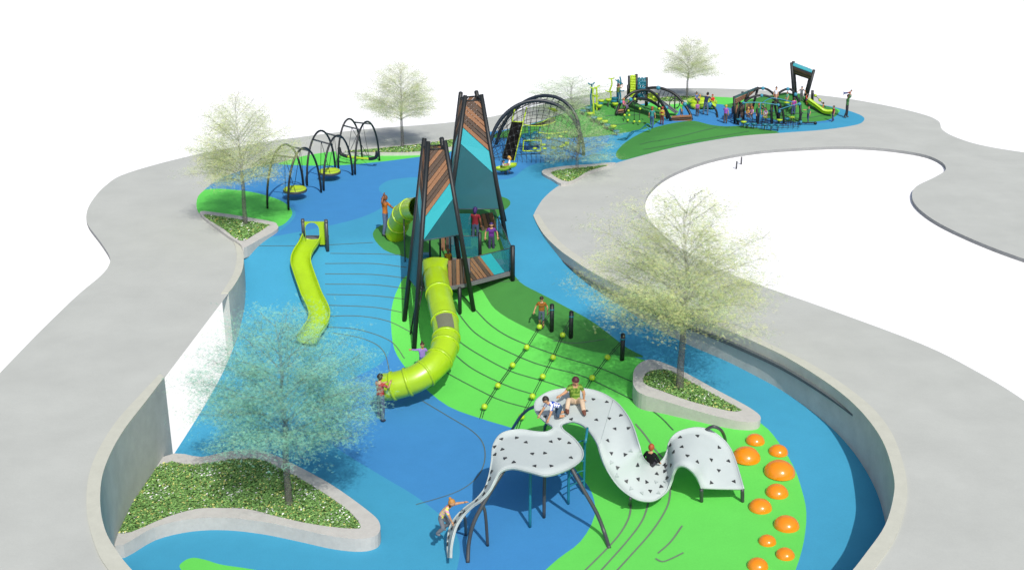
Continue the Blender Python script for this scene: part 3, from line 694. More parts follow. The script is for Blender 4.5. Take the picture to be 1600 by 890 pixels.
# ------------------------------------------------------------------ towers
def clip(poly, a, b, c):
    """keep a*x + b*z <= c"""
    out = []
    for i in range(len(poly)):
        p, q = poly[i], poly[(i+1) % len(poly)]; dp = a*p[0]+b*p[1]-c; dq = a*q[0]+b*q[1]-c
        if dp <= 0: out.append(p)
        if dp*dq < 0: t = dp/(dp-dq); out.append((lerp(p[0], q[0], t), lerp(p[1], q[1], t)))
    return out
def tower(label, feet, tops, ztop, s, cb, ct, glassz, woodtop, loc):
    t = empty('play_tower', label, 'tower', loc, 0, 'two tapering play towers')
    posts = []
    for f, tp in zip(feet, tops):
        mb = MB(); mb.tube([f-(tp-f).normalized()*.1, tp], .085, 10); mb.tube([tp, tp+(tp-f).normalized()*.03], [.09, .06], 10); mb.build('post', black, t); posts.append((f, tp))
    def at(k, z):
        f, tp = posts[k]; return f.lerp(tp, (z-f.z)/(tp.z-f.z))
    for fi, (l, r, sg, gz_) in enumerate(((0, 1, 1, glassz[0]), (3, 0, -1, glassz[1]), (1, 2, -1, glassz[2]), (2, 3, 1, glassz[3]))):
        ss = s*sg
        def half(z): return (at(r, z)-at(l, z)).length/2-.085
        zb, zt = gz_, woodtop
        base = [(-half(zb), zb), (half(zb), zb), (half(zt), zt), (-half(zt), zt)]
        def to3(x, z):
            P, Q = at(l, z), at(r, z); d = (Q-P).normalized(); return (P+Q)/2+d*x
        nrm = (to3(.3, zb)-to3(-.3, zb)).cross(to3(0, zt)-to3(0, zb)).normalized()
        def strip(c0, c1, zmin=None):
            p = clip(base, -(-ss), -1, -c0); p = clip(p, -ss, 1, c1)
            if zmin is not None: p = clip(p, 0, -1, -zmin)
            return p
        wd = MB(); c = ct+.03; k = 0
        while c < woodtop+2.2:
            w = .15+.03*((k*7) % 3 == 0); p = strip(c, c+w)
            if len(p) >= 3:
                wd.slab([to3(*q) for q in p], .045, (0, 1, 0, 1, 1, 0, 1)[(k*3+fi) % 7], nrm)
            c += w+.03; k += 1
        if wd.v: wd.build('wood_panel', [woodA, woodB], t)
        p = strip(cb+.02, ct)
        mb = MB(); mb.slab([to3(*q) for q in p], .04, 0, nrm); mb.build('cyan_band', cyan, t)
        p = strip(-9, cb)
        if len(p) >= 3:
            mb = MB(); mb.slab([to3(*q) for q in p], .03, 0, nrm); mb.build('screen', tealglass, t)
            for z in (gz_+.02,):
                mb = MB(); mb.tube([to3(-half(z), z), to3(half(z), z)], .02, 6); mb.build('rail', steel, t)
        mb = MB(); mb.tube([at(l, woodtop+.03), at(r, woodtop+.03)], .03, 6); mb.build('top_bar', black, t)
    return t, at
fA = [G(647, 545), G(740, 485), None, G(632, 500)]; fA[2] = fA[1]+(fA[3]-fA[0])*.95; fA[2].z = hz(fA[2].x, fA[2].y)
tA = [UP(669, 222, 4.83), UP(695, 221, 4.83), UP(690, 216, 4.83), UP(663, 217, 4.83)]
TA, atA = tower('shorter tapering wood and teal tower with the lime tube slide at its foot', fA, tA, 4.83, 1.05, 2.3, 2.95, (1.55, -.05, 1.2, 1.2), 4.55, (-2.6, 39.6, -1.5))
fB = [Vector((-2.6, 43.9, 0)), Vector((-.23, 43.9, 0)), Vector((-.3, 46.2, 0)), Vector((-2.75, 46.2, 0))]
for f in fB: f.z = hz(f.x, f.y)
tB = [UP(727, 150, 5.42), UP(752, 148.5, 5.42), UP(744, 143, 5.42), UP(720, 145, 5.42)]
TB, atB = tower('taller tapering wood and teal tower behind the shorter one', fB, tB, 5.42, -.92, 3.12, 3.83, (1.1, .5, 1.4, 1.4), 5.2, (-1.5, 45, -.2))
# joining deck with its railings
t = empty('play_deck', 'raised grey deck with wood and teal railings linking the two towers', 'deck', (-1, 41.5, -1.2))
ZD = -.32
dp = [UP(x, y, ZD) for x, y in ((653, 450), (700, 449), (735, 442), (800, 425), (790, 398), (776, 372), (765, 345), (728, 347), (703, 385), (668, 400), (645, 425))]
mb = MB(); prism(mb, dp, ZD-.12, ZD); mb.build('deck_floor', greydeck, t)
def fence_panel(p, q, h, name, L): pass
P_, Q_ = UP(735, 440, ZD), UP(799, 423, ZD); L_ = (Q_-P_).length; h_ = .88; dd = (Q_-P_).normalized(); nn = dd.cross(Vector((0, 0, 1)))
base = [(0, .03), (L_, .03), (L_, h_), (0, h_)]; kk = .35*L_/h_
def fp(poly, name, m, th=.04, par=t, o=P_):
    if len(poly) < 3: return
    mb = MB(); mb.slab([o+dd*x+Vector((0, 0, z)) for x, z in poly], th, 0, nn); mb.build(name, m, par)
wd = MB(); c = .0; k = 0
while c < .55*L_:
    p = clip(clip(base, 1, kk, c+.13), -1, -kk, -c)
    if len(p) >= 3: wd.slab([P_+dd*x+Vector((0, 0, z)) for x, z in p], .04, k % 2 if k % 3 else 0, nn)
    c += .16; k += 1
wd.build('wood_panel', [woodA, woodB], t)
fp(clip(clip(base, 1, kk, .84*L_), -1, -kk, -.58*L_), 'cyan_band', cyan)
fp(clip(base, -1, -kk, -.85*L_), 'glass_panel', tealclear, .02)
mb = MB(); mb.tube([P_+Vector((0, 0, h_+.02)), Q_+Vector((0, 0, h_+.02))], .015, 6); mb.build('rail', steel, t)
wd = MB(); a, b = UP(700, 447, ZD), UP(731, 441.5, ZD)
for k in range(5):
    u0, u1 = k/5+.02, (k+1)/5-.02; p, q = a.lerp(b, u0), a.lerp(b, u1)
    wd.slab([p-Vector((0, 0, .05)), q-Vector((0, 0, .05)), q+Vector((0, 0, .95)), p+Vector((0, 0, .95))], .04, (0, 1, 0, 1, 0)[k])
wd.build('wood_panel', [woodA, woodB], t)
g = G(801, 438); mb = MB(); mb.tube([g-Vector((0, 0, .1)), Vector((g.x, g.y, ZD+1.05))], .085, 10); mb.build('post', black, t)
for (x, y) in ((750, 402), (718, 449)):
    q = UP(x, y, ZD); z0 = hz(q.x, q.y); mb = MB(); mb.tube([Vector((q.x, q.y, z0-.1)), Vector((q.x, q.y, ZD+(1. if x == 750 else 0)))], .07, 8); mb.build('post', black, t)
for (a, b, h) in (((799, 421), (778, 374), .9), ((702, 402), (750, 402), .85), ((776, 372), (766, 348), 1.0)):
    p, q = UP(*a, ZD), UP(*b, ZD); mb = MB(); mb.slab([p, q, q+Vector((0, 0, h)), p+Vector((0, 0, h))], .02); mb.build('glass_panel', tealclear, t)
    mb = MB(); mb.tube([p+Vector((0, 0, h)), q+Vector((0, 0, h))], .015, 5); mb.build('rail', steel, t)
wd = MB()
for (x0, y0, k) in ((756, 372, 1), (762, 370, 0), (768, 369, 1), (774, 368, 0)):
    p, q = UP(x0, y0, ZD), UP(x0+5, y0-1, ZD); wd.slab([p, q, q+Vector((-.25, 0, .95)), p+Vector((-.25, 0, .95))], .04, k)
wd.build('wood_panel', [woodA, woodB], t)
p, q = UY(700, 372, 43.2), UY(736, 372, 43.2); mb = MB(); mb.slab([Vector((p.x, p.y, ZD)), Vector((q.x, q.y, ZD)), Vector((q.x, q.y, 1.2)), Vector((p.x, p.y, 1.2))], .02); mb.build('glass_panel', tealclear, t)
wd = MB()
for (x0, k) in ((690, 0), (697, 1), (704, 0)):
    p, q = UP(x0, 396, ZD), UP(x0+5.5, 396, ZD); wd.slab([p, q, q+Vector((0, 0, .95)), p+Vector((0, 0, .95))], .04, k)
wd.build('wood_panel', [woodA, woodB], t)
for x in (672, 688, 704): 
    p = UP(x, 412, ZD); mb = MB(); mb.tube([p, p+Vector((.02, 0, 1.6))], .035, 6); mb.build('upright', black, t)
mb = MB(); p = UP(666, 408, ZD); mb.box(p+Vector((0, .2, .12)), (.35, .3, .24)); mb.build('step_box', teal, t)
# ladder on the left of the short tower
t = empty('ladder', 'thin black ladder standing beside the foot of the shorter tower', 'ladder', G(640, 530))
a0, a1 = G(641, 522), UP(656, 440, -.1); b0, b1 = G(645, 534), UP(661, 446, -.1)
for p, q in ((a0, a1), (b0, b1)): mb = MB(); mb.tube([p, q], .028, 7); mb.build('rail', black, t)
for k in range(6): mb = MB(); mb.tube([a0.lerp(a1, (k+.5)/6), b0.lerp(b1, (k+.5)/6)], .018, 5); mb.build('rung', black, t)
# ------------------------------------------------------------------ tube slides
def frames(P):
    out = []
    for i in range(len(P)): out.append((P[min(i+1, len(P)-1)]-P[max(i-1, 0)]).normalized())
    return out
def tube_slide(label, pts, r, flanges, wins, loc, entry=None):
    t = empty('tube_slide', label, 'slide', loc, 0, 'lime green tube slides')
    P = crom(pts, 8); T = frames(P); N = len(P)
    # fluted shell with a thickness at the mouth
    M = 32; V = []; Fc = []
    for i in range(N):
        up = Vector((0, 0, 1)); s = T[i].cross(up).normalized(); u = s.cross(T[i])
        for k in range(M):
            a = 2*pi*k/M; rr = r*(1-.022*(k % 4 == 0)); V.append(P[i]+(s*cos(a)+u*sin(a))*rr)
    for i in range(N-1):
        for k in range(M): Fc.append((i*M+k, (i+1)*M+k, (i+1)*M+(k+1) % M, i*M+(k+1) % M))
    mb = MB(); mb.add(V, Fc, 0, True)
    nb = len(V); V3 = [P[i]+(v-P[i])*.93 for i in range(N) for v in V[i*M:(i+1)*M]]
    mb.add(V3, [f[::-1] for f in Fc], 0, True)
    mb.add(V[-M:]+V3[-M:], [(k, (k+1) % M, M+(k+1) % M, M+k) for k in range(M)], 0)
    mb.build('tube', lime, t)
    for f in flanges:
        i = min(N-2, max(1, int(f*(N-1)))); mb = MB()
        for (dz, w) in ((-.035, .03),):
            mb.tube([P[i]-T[i]*.045, P[i]-T[i]*.04, P[i]+T[i]*.04, P[i]+T[i]*.045], [r*1.0, r*1.075, r*1.075, r*1.0], 28, caps=False)
        mb.build('flange', lime, t)
    for (f0, f1, a0, a1, m) in wins:
        i0, i1 = int(f0*(N-1)), int(f1*(N-1)); V = []; K = 8
        for i in range(i0, i1+1):
            c = (CAMV-P[i]); c = c-T[i]*c.dot(T[i]); c.normalize(); s = T[i].cross(c)
            for k in range(K+1):
                a = lerp(a0, a1, k/K); V.append(P[i]+(c*cos(a)+s*sin(a))*r*1.015)
        mb = MB(); n_ = i1-i0+1
        mb.add(V, [(i*(K+1)+k, (i+1)*(K+1)+k, (i+1)*(K+1)+k+1, i*(K+1)+k+1) for i in range(n_-1) for k in range(K)], 0, True); mb.build('window', m, t)
    return t, P
A_ = [(679, 426, .12), (684, 450, -.02), (689, 475, -.2), (694, 497, -.4), (697, 518, -.6), (696, 538, -.8), (688, 559, -1.0), (672, 577, -1.2), (652, 590, -1.38), (632, 598, -1.52), (612, 603, -1.62), (601, 604, -1.68)]
ts, P = tube_slide('big curving lime tube slide coming down from the shorter tower', [UP(*p) for p in A_], .44, (.13, .30, .41, .47, .56, .68, .80, .90), [(.31, .40, -.65, .65, mat('mesh_window', alb(120, 124, 100), .6, .25, 40))], UP(680, 445, -1.5))
hd = MB(); a = UP(660, 447, ZD); 
q = [UP(661, 410, .95), UP(698, 410, .95), UP(699, 445, .1), UP(665, 448, .1)]
c = UP(680, 428, .12); d0 = Vector((0, -1, -.2))
V = []
for (w, hh, y) in ((.50, .50, .40), (.49, .49, .15), (.46, .47, -.12), (.445, .445, -.3)):
    k_ = 24; e = lerp(.25, 1., (.40-y)/.7)
    for k in range(k_):
        a = 2*pi*k/k_; x = cos(a); z = sin(a); m_ = max(abs(x), abs(z)); sq = 1/m_; f = lerp(sq, 1, e); f = min(f, 1.25)
        V.append(c+Vector((x*f*w, y, z*f*hh-(.4-y)*.08)))
hd.add(V, [(i*24+k, i*24+(k+1) % 24, (i+1)*24+(k+1) % 24, (i+1)*24+k) for i in range(3) for k in range(24)], 0, True)
hd.build('hood', lime, ts)
for (x, y) in ((671, 604), (690, 589)):
    g = G(x, y); mb = MB(); mb.tube([g, g+Vector((0, 0, .6))], .035, 7); mb.build('support', black, ts)
ys_ = [(654, 324, 41.6), (643, 326, 42.2), (633, 331, 42.8), (626, 341, 43.3), (621, 354, 43.7), (618, 367, 43.95)]
t2, P = tube_slide('small faceted lime tube slide dropping from the back left of the shorter tower', [UY(*p) for p in ys_], .40, (.25, .5, .75), [], UP(620, 368, 0))
g = G(633, 409); mb = MB(); mb.tube([g, UY(631, 342, g.y)], .025, 6); mb.build('support', steel, t2)

# ------------------------------------------------------------------ rope dome
t = empty('rope_dome', 'large arched rope dome climber with black climbing board and lime details', 'climber', (1, 57.5, 0))
F0, F1 = G(764, 246), G(912, 243); B0, B1 = G(775, 226), G(903, 237)
def arch(a, b, H, lean, n=40, sk=.85):
    P = []
    for k in range(n+1):
        s = k/n; q = a.lerp(b, .5-.5*cos(pi*s)*(1-.05*sin(pi*s))); h = H*sin(pi*s)**sk; P.append(q+lean*h+Vector((0, 0, h)))
    return P
navy = mat('navy_steel', (.012, .02, .03), .4, .1)
a1 = arch(F0, F1, 2.75, Vector((0, .12, 0))); a2 = arch(B0, B1, 2.62, Vector((.22, .15, 0)))
for P in (a1, a2): mb = MB(); mb.tube(P, .088, 9); mb.build('arch', navy, t)
net = MB(); rr = .014
for k in range(2, 40, 2):
    p, q = a1[k], a2[k]; net.tube([p.lerp(q, s)+Vector((0, 0, -.25*sin(pi*s)*sin(pi*k/40))) for s in (0, .25, .5, .75, 1)], rr, 3, caps=False)
    fr = Vector((lerp(F0.x+.1, F1.x-.2, k/40), F0.y-1.15*sin(pi*k/40)**.4, 0.02)); h = p.z
    net.tube([p.lerp(fr, s)+Vector((0, .12*sin(pi*s)*h, 0)) for s in (0, .2, .4, .6, .8, 1)], rr, 3, caps=False)
    bk = Vector((lerp(B0.x, B1.x, k/40), B0.y+1.0*sin(pi*k/40)**.4, 0.02)); p = a2[k]
    net.tube([p.lerp(bk, s) for s in (0, .5, 1)], rr, 3, caps=False)
for j in range(1, 8):
    s = j/8; L = []
    for k in range(2, 39):
        p = a1[k]; fr = Vector((lerp(F0.x+.1, F1.x-.2, k/40), F0.y-1.15*sin(pi*k/40)**.4, 0.02)); L.append(p.lerp(fr, s)+Vector((0, .12*sin(pi*s)*p.z, 0)))
    net.tube(L, rr, 3, caps=False)
    if j < 6:
        s2 = j/6; net.tube([a1[k].lerp(a2[k], s2)+Vector((0, 0, -.25*sin(pi*s2)*sin(pi*k/40))) for k in range(2, 39)], rr, 3, caps=False)
        net.tube([a2[k].lerp(Vector((lerp(B0.x, B1.x, k/40), B0.y+1.0*sin(pi*k/40)**.4, .02)), s2) for k in range(2, 39)], rr, 3, caps=False)
net.build('rope_net', rope_mat, t)
gy_ = G(800, 251).y
bl, br, tl, tr = G(785, 248), G(803, 251), UY(800, 190, gy_+1.3), UY(817, 191, gy_+1.3)
mb = MB(); nb = (br-bl).cross(tl-bl).normalized(); mb.slab([bl, br, tr, tl], .05, 0, nb); mb.build('climbing_board', mat('board_black', (.006, .006, .006), .9, .1), t)
for p, q, top in ((bl, tl, UY(805, 166, gy_+1.75)), (br, tr, UY(823, 168, gy_+1.75))): mb = MB(); mb.tube([p-nb*.02, q-nb*.02, top], .035, 6); mb.build('board_rail', lime2, t)
mb = MB(); mb.tube([tl, tr], .035, 6); mb.build('board_rail', lime2, t)
for k, (x, y) in enumerate(((792, 240), (799, 236), (796, 225), (806, 228), (803, 212), (809, 205), (797, 214), (812, 197))):
    d = ray(x, y); s = (bl-CAMV).dot(nb)/d.dot(nb); mb = MB(); mb.sphere(CAMV+d*s, .05, 8, 5); mb.build('hold', steel, t)
yb = G(831, 240).y-.2; fr = crom([UY(x, y, yb) for x, y in ((819, 220), (844, 219.5), (845.5, 222), (844.5, 233), (843, 235.5), (819, 236), (817.5, 233), (818, 222))], 3, True)
mb = MB(); mb.tube(fr, .035, 6, closed=True); mb.build('rounded_frame', lime2, t)
for pts, yy in ((((815, 193), (826, 196), (845, 192), (857, 186), (868, 184)), 58.2), (((814, 194), (835, 197), (855, 195), (868, 190)), 57.6), (((840, 207), (860, 209), (880, 207)), 57.8)):
    mb = MB(); mb.tube(crom([UY(x, y, yy) for x, y in pts], 4), .03, 5); mb.build('hammock_edge', lime2, t)
mb = MB(); mb.slab([UY(x, y, 58.) for x, y in ((826, 195), (845, 192.5), (857, 187), (866, 185), (868, 190), (855, 194), (838, 196.5))], .03); mb.build('hammock', mat('mesh_dark', (.03, .025, .02), .7), t)
mb = MB(); mb.slab([UY(x, y, 57.9) for x, y in ((856, 168), (866, 169), (873, 174), (866, 175), (858, 171))], .03); mb.build('lime_pad', lime2, t)
mb = MB()
for (x, y, yy, r) in ((826, 218, 58.2, .28), (834, 214, 58.6, .3), (842, 213, 58.5, .28), (822, 213, 58.8, .26), (848, 210, 58.9, .24), (832, 225, 57.9, .2), (838, 209, 59, .22)): mb.sphere(UY(x, y, yy), (r, r, r*.6), 10, 6)
mb.tube([UY(828, 222, 58.2), UY(826, 196, 58.2)], .04, 6); mb.tube([UY(842, 222, 58.2), UY(844, 198, 58.2)], .04, 6)
mb.build('rope_seat_cluster', teal, t)
for (x, y) in ((849, 226), (857, 216), (865, 231), (877, 229), (881, 227), (886, 223), (885, 225), (876, 213), (883, 206), (851, 232), (836, 232)):
    mb = MB(); mb.sphere(UY(x, y, 57.5), (.13, .13, .06), 10, 6); mb.build('step_pad', lime2, t)

# ------------------------------------------------------------------ the see-saw seats beside the dome
t = empty('spring_seat', 'pair of lime shell seats holding two children, in front of the rope dome', 'seesaw', G(790, 274))
for (x, y) in ((786, 266), (796, 262)):
    c = UY(x, y, G(790, 274).y); V = []; mb = MB()
    for i in range(9):
        a = pi*i/8; 
        for k in range(9):
            b = pi*k/8; V.append(c+Vector((-.36*cos(a), -.26*cos(b)*sin(a)**.6, -.2*sin(b)*sin(a)**.6+.12+.10*(i/8))))
    mb.add(V, [(i*9+k, i*9+k+1, (i+1)*9+k+1, (i+1)*9+k) for i in range(8) for k in range(8)], 0, True); mb.build('shell_seat', lime2, t)
g = G(790, 273); mb = MB(); mb.tube([g, g+Vector((0, 0, .4))], .06, 8); mb.tube([UY(782, 268, g.y), UY(799, 264, g.y)], .04, 6); mb.build('spring', steel, t)
c1, c2 = UY(783, 261, g.y), UY(789, 259, g.y)
mb = MB(); mb.tube([c1, c1+Vector((0, 0, .3)), c1+Vector((.2, 0, .3))], .02, 5); mb.build('handle', steel, t)

# ------------------------------------------------------------------ far left mound: pods and stalks
pods = [(939, 157, 166, 0, 'lime pod at the top of the mound beside a teal one'), (937, 161.5, 170, 1, 'teal pod just under the topmost lime pod'), (950, 155.5, 167, 0, 'lime pod below the tall lime stalk'), (960, 153.5, 164, 1, 'highest teal pod beside the climbing child'),
        (959, 158, 168, 1, 'teal pod directly under the highest teal pod'), (961, 162, 171, 0, 'wide lime pod at the foot of the teal twisting stalks'), (936, 165, 173, 0, 'small lime pod among the lime stalks'), (919, 168.5, 176, 1, 'faint teal pod left of the teal stalk'),
        (911, 173, 180, 1, 'leftmost teal pod on the mound'), (922, 177, 185, 0, 'lime pod at the foot of the lime stalks'), (928, 183.5, 193, 1, 'teal pod below the lime stalks'), (936, 185.5, 195, 0, 'lime pod in the lower pod row, left one'),
        (945, 189.5, 198, 0, 'lime pod in the lower pod row, right of its lime twin'), (948.5, 195, 203, 1, 'teal pod in the lower row between two lime ones'), (958, 197, 206, 0, 'lowest lime pod, near the blue path'), (963, 205, 212, 1, 'lowest teal pod, at the edge of the blue path')]
protos = {}
for px, py, by, c, lb in pods:
    g = G(px, by); top = UY(px, py, g.y); h = max(.2, top.z-g.z)
    t = empty('step_pod', lb+(' on the mound' if 'mound' not in lb else ''), 'stepping pod', g, 0, 'stepping pods on the far left mound')
    t.scale = (1, 1, 1)
    mb = MB(); mb.lathe(g+Vector((0, 0, h)), [(0, -.13), (.08, -.12), (.16, -.04), (.18, .02), (.16, .05), (0, .04)], 14); mb.build('pod', (lime2, teal)[c], t)
    mb = MB(); mb.tube([g-Vector((0, 0, .1)), g+Vector((0, 0, h-.08))], .035, 7); mb.build('stem', steel, t)
def stalk(label, pts, by, m, rungs=(), extra=(), r=.045):
    g = G(pts[0][0], by); t = empty('climbing_stalk', label, 'climber', g, 0, 'climbing stalks on the far left mound')
    P = crom([g]+[UY(x, y, g.y) for x, y in pts[1:]], 5); mb = MB(); mb.tube(P, r, 7); mb.build('stalk', m, t)
    for (x0, y0, x1, y1) in rungs: mb = MB(); mb.tube([UY(x0, y0, g.y-.1), UY((x0+x1)/2, (y0+y1)/2+1, g.y), UY(x1, y1, g.y+.1)], .035, 6); mb.build('branch', m, t)
stalk('teal wavy stalk with a forked top, leftmost on the mound', [(923, 176), (923.5, 160), (923, 150), (924.5, 140), (924.5, 131)], 176, teal, [(919, 130, 924.5, 132), (924.5, 132, 929, 129)])
stalk('lime stalk leaning beside the teal forked one', [(928, 180), (927, 160), (926.5, 150), (926.5, 138)], 180, lime2, [(922, 136.5, 932, 138), (926, 148, 932, 149)])
stalk('lime stalk with a flared top and side bars', [(932.5, 173), (932.5, 160), (932.5, 148), (932, 136)], 173, lime2, [(929, 137, 937, 133.5), (928, 150, 936, 150), (929, 162, 935, 161)])
stalk('tall lime stalk with a wavy top near the middle of the mound', [(954, 158), (954.5, 147), (953, 141), (956, 132), (955.5, 124)], 158, lime2, [(951, 122.5, 960, 122), (946, 142, 957, 143)])
stalk('teal twisting stalk that a child climbs', [(966, 163), (965.5, 150), (966, 140), (965.5, 130), (966, 124)], 163, teal, [(962, 125, 968, 127)])
stalk('taller teal twisting stalk behind the climbing child', [(969, 163), (969.5, 150), (968, 138), (970, 128), (968.5, 120)], 163, teal, [(966, 128, 972, 130), (964, 134, 973, 131), (967, 141, 975, 142)])

# ------------------------------------------------------------------ far climbing wall
t = empty('climbing_wall', 'climbing wall of a lime and a teal pierced panel between black posts', 'climber', G(998, 163))
yw = G(998, 166).y
for x, a, b in ((983, 118.5, 150), (994.5, 116, 160), (1010.5, 121, 165), (981.5, 133, 148)):
    mb = MB(); mb.tube([UY(x, b, yw), UY(x, a, yw)], .075, 8); mb.build('post', black, t)
def pierced(x0, x1, y0, y1, m, nx, ny):
    mb = MB(); A, Bq = UY(x0, y1, yw), UY(x1, y0, yw); W_ = (Bq.x-A.x); H_ = (Bq.z-A.z)
    for i in range(nx+1): x = A.x+W_*i/nx; mb.tube([Vector((x+.04*sin(k*2.2+i), yw, A.z+H_*k/8)) for k in range(9)], .055, 5)
    for j in range(ny+1): z = A.z+H_*j/ny; mb.tube([Vector((A.x+W_*k/6, yw, z+.04*sin(k*2.5+j))) for k in range(7)], .06, 5)
    mb.build('wall_panel', m, t)
pierced(984.5, 993, 119, 151, lime2, 3, 8); pierced(996, 1009, 123, 152, teal, 4, 6); pierced(1012, 1027, 147, 158, lime2, 4, 3)
# ------------------------------------------------------------------ arched footbridge
t = empty('arched_bridge', 'black arched climbing bridge with teal balls over the dark green mound', 'bridge', G(1010, 192))
y1 = G(1048, 189).y; y2 = y1+1.2; ym_ = G(963, 182).y
def parch(pts, ya, yb_, r, name, m=black):
    n = len(pts); P = crom([UY(x, y, lerp(ya, yb_, i/(n-1))) for i, (x, y) in enumerate(pts)], 5); mb = MB(); mb.tube(P, r, 7); mb.build(name, m, t); return P
parch([(963, 179), (967, 166), (976, 154), (988, 145), (1002, 141), (1014, 142), (1026, 150), (1036, 165), (1044, 178), (1048, 189)], ym_, y1, .08, 'arch')
parch([(975, 177), (981, 165), (990, 157), (1000, 154), (1013, 156), (1025, 163), (1035, 172), (1043, 185)], ym_+.3, y1+.4, .08, 'arch')
parch([(984, 160), (993, 148), (1003, 141)], ym_+.9, y1+1.4, .07, 'arch')
parch([(1004, 141), (1016, 137.5), (1030, 137.5), (1045, 142), (1058, 150), (1070, 164), (1078, 177), (1081, 187)], y1+1.6, y1+.2, .08, 'arch')
mb = MB(); pts = [(966, 172), (978, 160), (990, 154.5), (1003, 155), (1015, 158), (1027, 164), (1037, 171)]
for (x, y), (x2, y2_) in zip(pts, pts[1:]): mb.slab([UY(x, y+1, y1+.1), UY(x2, y2_+1, y1+.1), UY(x2, y2_-1.2, y1+1.), UY(x, y-1.2, y1+1.)], .06)
mb.build('bridge_deck', greydeck, t)
for x in (1033, 1039, 1045, 1051): mb = MB(); mb.tube([UY(x, 141+(x-1033)*.35, y1+1), UY(x-6, 153+(x-1033)*.3, y1+1)], .015, 4); mb.build('rope', rope_mat, t)
mb = MB(); mb.slab([UY(1028, 157, y1+1.2), UY(1031, 155, y1+1.8), UY(1060, 175, y1+1.8), UY(1055, 177, y1+1.2)], .06); mb.build('ramp', greydeck, t)
for x, a, b in ((1029, 146, 172), (1009, 148, 166)): mb = MB(); mb.tube([UY(x, a, y1+1.), UY(x, b, y1+1.)], .06, 7); mb.build('post', black, t)
for x, y, d in ((1028.5, 137.5, .2), (1006, 140.5, .2), (985.5, 155.5, .17), (971, 159.5, .17), (1041, 168.5, .2), (1070, 163, .2)): mb = MB(); mb.sphere(UY(x, y, y1+.3 if x > 1000 else ym_), d*.62, 10, 7); mb.build('joint_ball', mat('ball_teal', (.03, .22, .32), .4), t)
wd = MB()
for k in range(3): wd.slab([UY(1049, 190-k*3, y1), UY(1081, 188.-k*3, y1), UY(1080, 186-k*3, y1+.2), UY(1049, 188-k*3, y1+.2)], .05, k % 2)
wd.build('wood_panel', [woodA, woodB], t)
wd = MB()
for k in range(2): wd.slab([UY(963.5, 178-k*3.5, ym_), UY(974.5, 176.5-k*3.5, ym_), UY(975.5, 174-k*3.5, ym_+.1), UY(965, 175-k*3.5, ym_+.1)], .05, k)
wd.build('wood_panel', [woodB, woodA], t)
for pts in (((976, 180), (974, 190), (975, 194)), ((981, 188), (981, 199)), ((982, 173), (983, 180)), ((992, 155), (991, 165), (991, 190)), ((1000, 170), (999, 185), (999, 190)), ((1021, 152), (1030, 170))):
    for (x, y) in pts[:1]+pts[-1:]:
        mb = MB(); mb.sphere(UY(x, y, G(985, 196).y+.2), .07, 9, 6); mb.build('rope_ball', lime2, t)
    mb = MB(); mb.tube([UY(x, y, G(985, 196).y+.2) for x, y in pts], .015, 4); mb.build('rope', rope_mat, t)
for x, y in ((976, 166), (983, 159), (1001, 156), (1021, 152)): mb = MB(); mb.sphere(UY(x, y, y1-.1), .07, 9, 6); mb.build('rope_ball', lime2, t)
tb = empty('climbing_hoop', 'low curly blue tube rail on the blue path below the arched bridge', 'play rail', G(985, 218))
for pts in (((965, 221), (966, 217.5), (975, 216), (980, 214), (987, 206), (1000, 203), (1008, 196), (1013, 194), (1018, 198)), ((968, 221), (969, 218.5), (978, 217.5), (990, 207)), ((1008, 197), (1014, 201), (1016, 204))):
    mb = MB(); mb.tube(crom([UY(x, y, G(x, 219 if x < 985 else 207).y) for x, y in pts], 4), .035, 6); mb.build('curved_rail', navy if False else teal, tb)
# ------------------------------------------------------------------ spinner bowl
t = empty('spinner', 'large lime bowl spinner full of children on the far plaza', 'spinner', G(1097, 170))
g = G(1097, 170); V = []
mb = MB()
for i, (cx_, cy_, rr_) in enumerate(((1088, 159, .36), (1112, 160, .34), (1100, 163, .42), (1087, 165, .32), (1112, 165, .28), (1097, 157, .3))):
    c = UY(cx_, cy_, g.y+(.5 if i in (0, 1, 5) else -.1)); mb.sphere(c, (rr_, .35, rr_*.62), 14, 8)
mb.build('lime_petal', lime2, t)
mb = MB(); mb.lathe(Vector((g.x, g.y+.4, .3)), [(.2, -.3), (.7, -.15), (.86, .05), (.88, .16), (.78, .12), (.2, -.05)], 24); mb.build('bowl', lime, t)
mb = MB(); mb.sphere(UY(1109, 164, g.y-1), .17, 9, 6); mb.build('joint_ball', MATS['ball_teal'], t)
mb = MB(); mb.tube(crom([UY(1100, 167, g.y-1), UY(1109, 164, g.y-1), UY(1116, 168, g.y-1.3), UY(1120, 176, g.y-1.6), G(1121, 184)], 5), .06, 7); mb.build('curved_arm', black, t)
t = empty('spinner', 'small ring spinner beside the arched bridge end', 'spinner', G(1053, 170))
mb = MB(); c = UY(1054, 162, G(1054, 170).y); mb.tube([c+Vector((.3*cos(a), 0, .3*sin(a))) for a in [2*pi*k/16 for k in range(16)]], .03, 5, closed=True); mb.build('wheel', black, t)
mb = MB(); mb.tube([G(1054, 171), c+Vector((0, 0, .6))], .04, 6); mb.build('post', black, t)

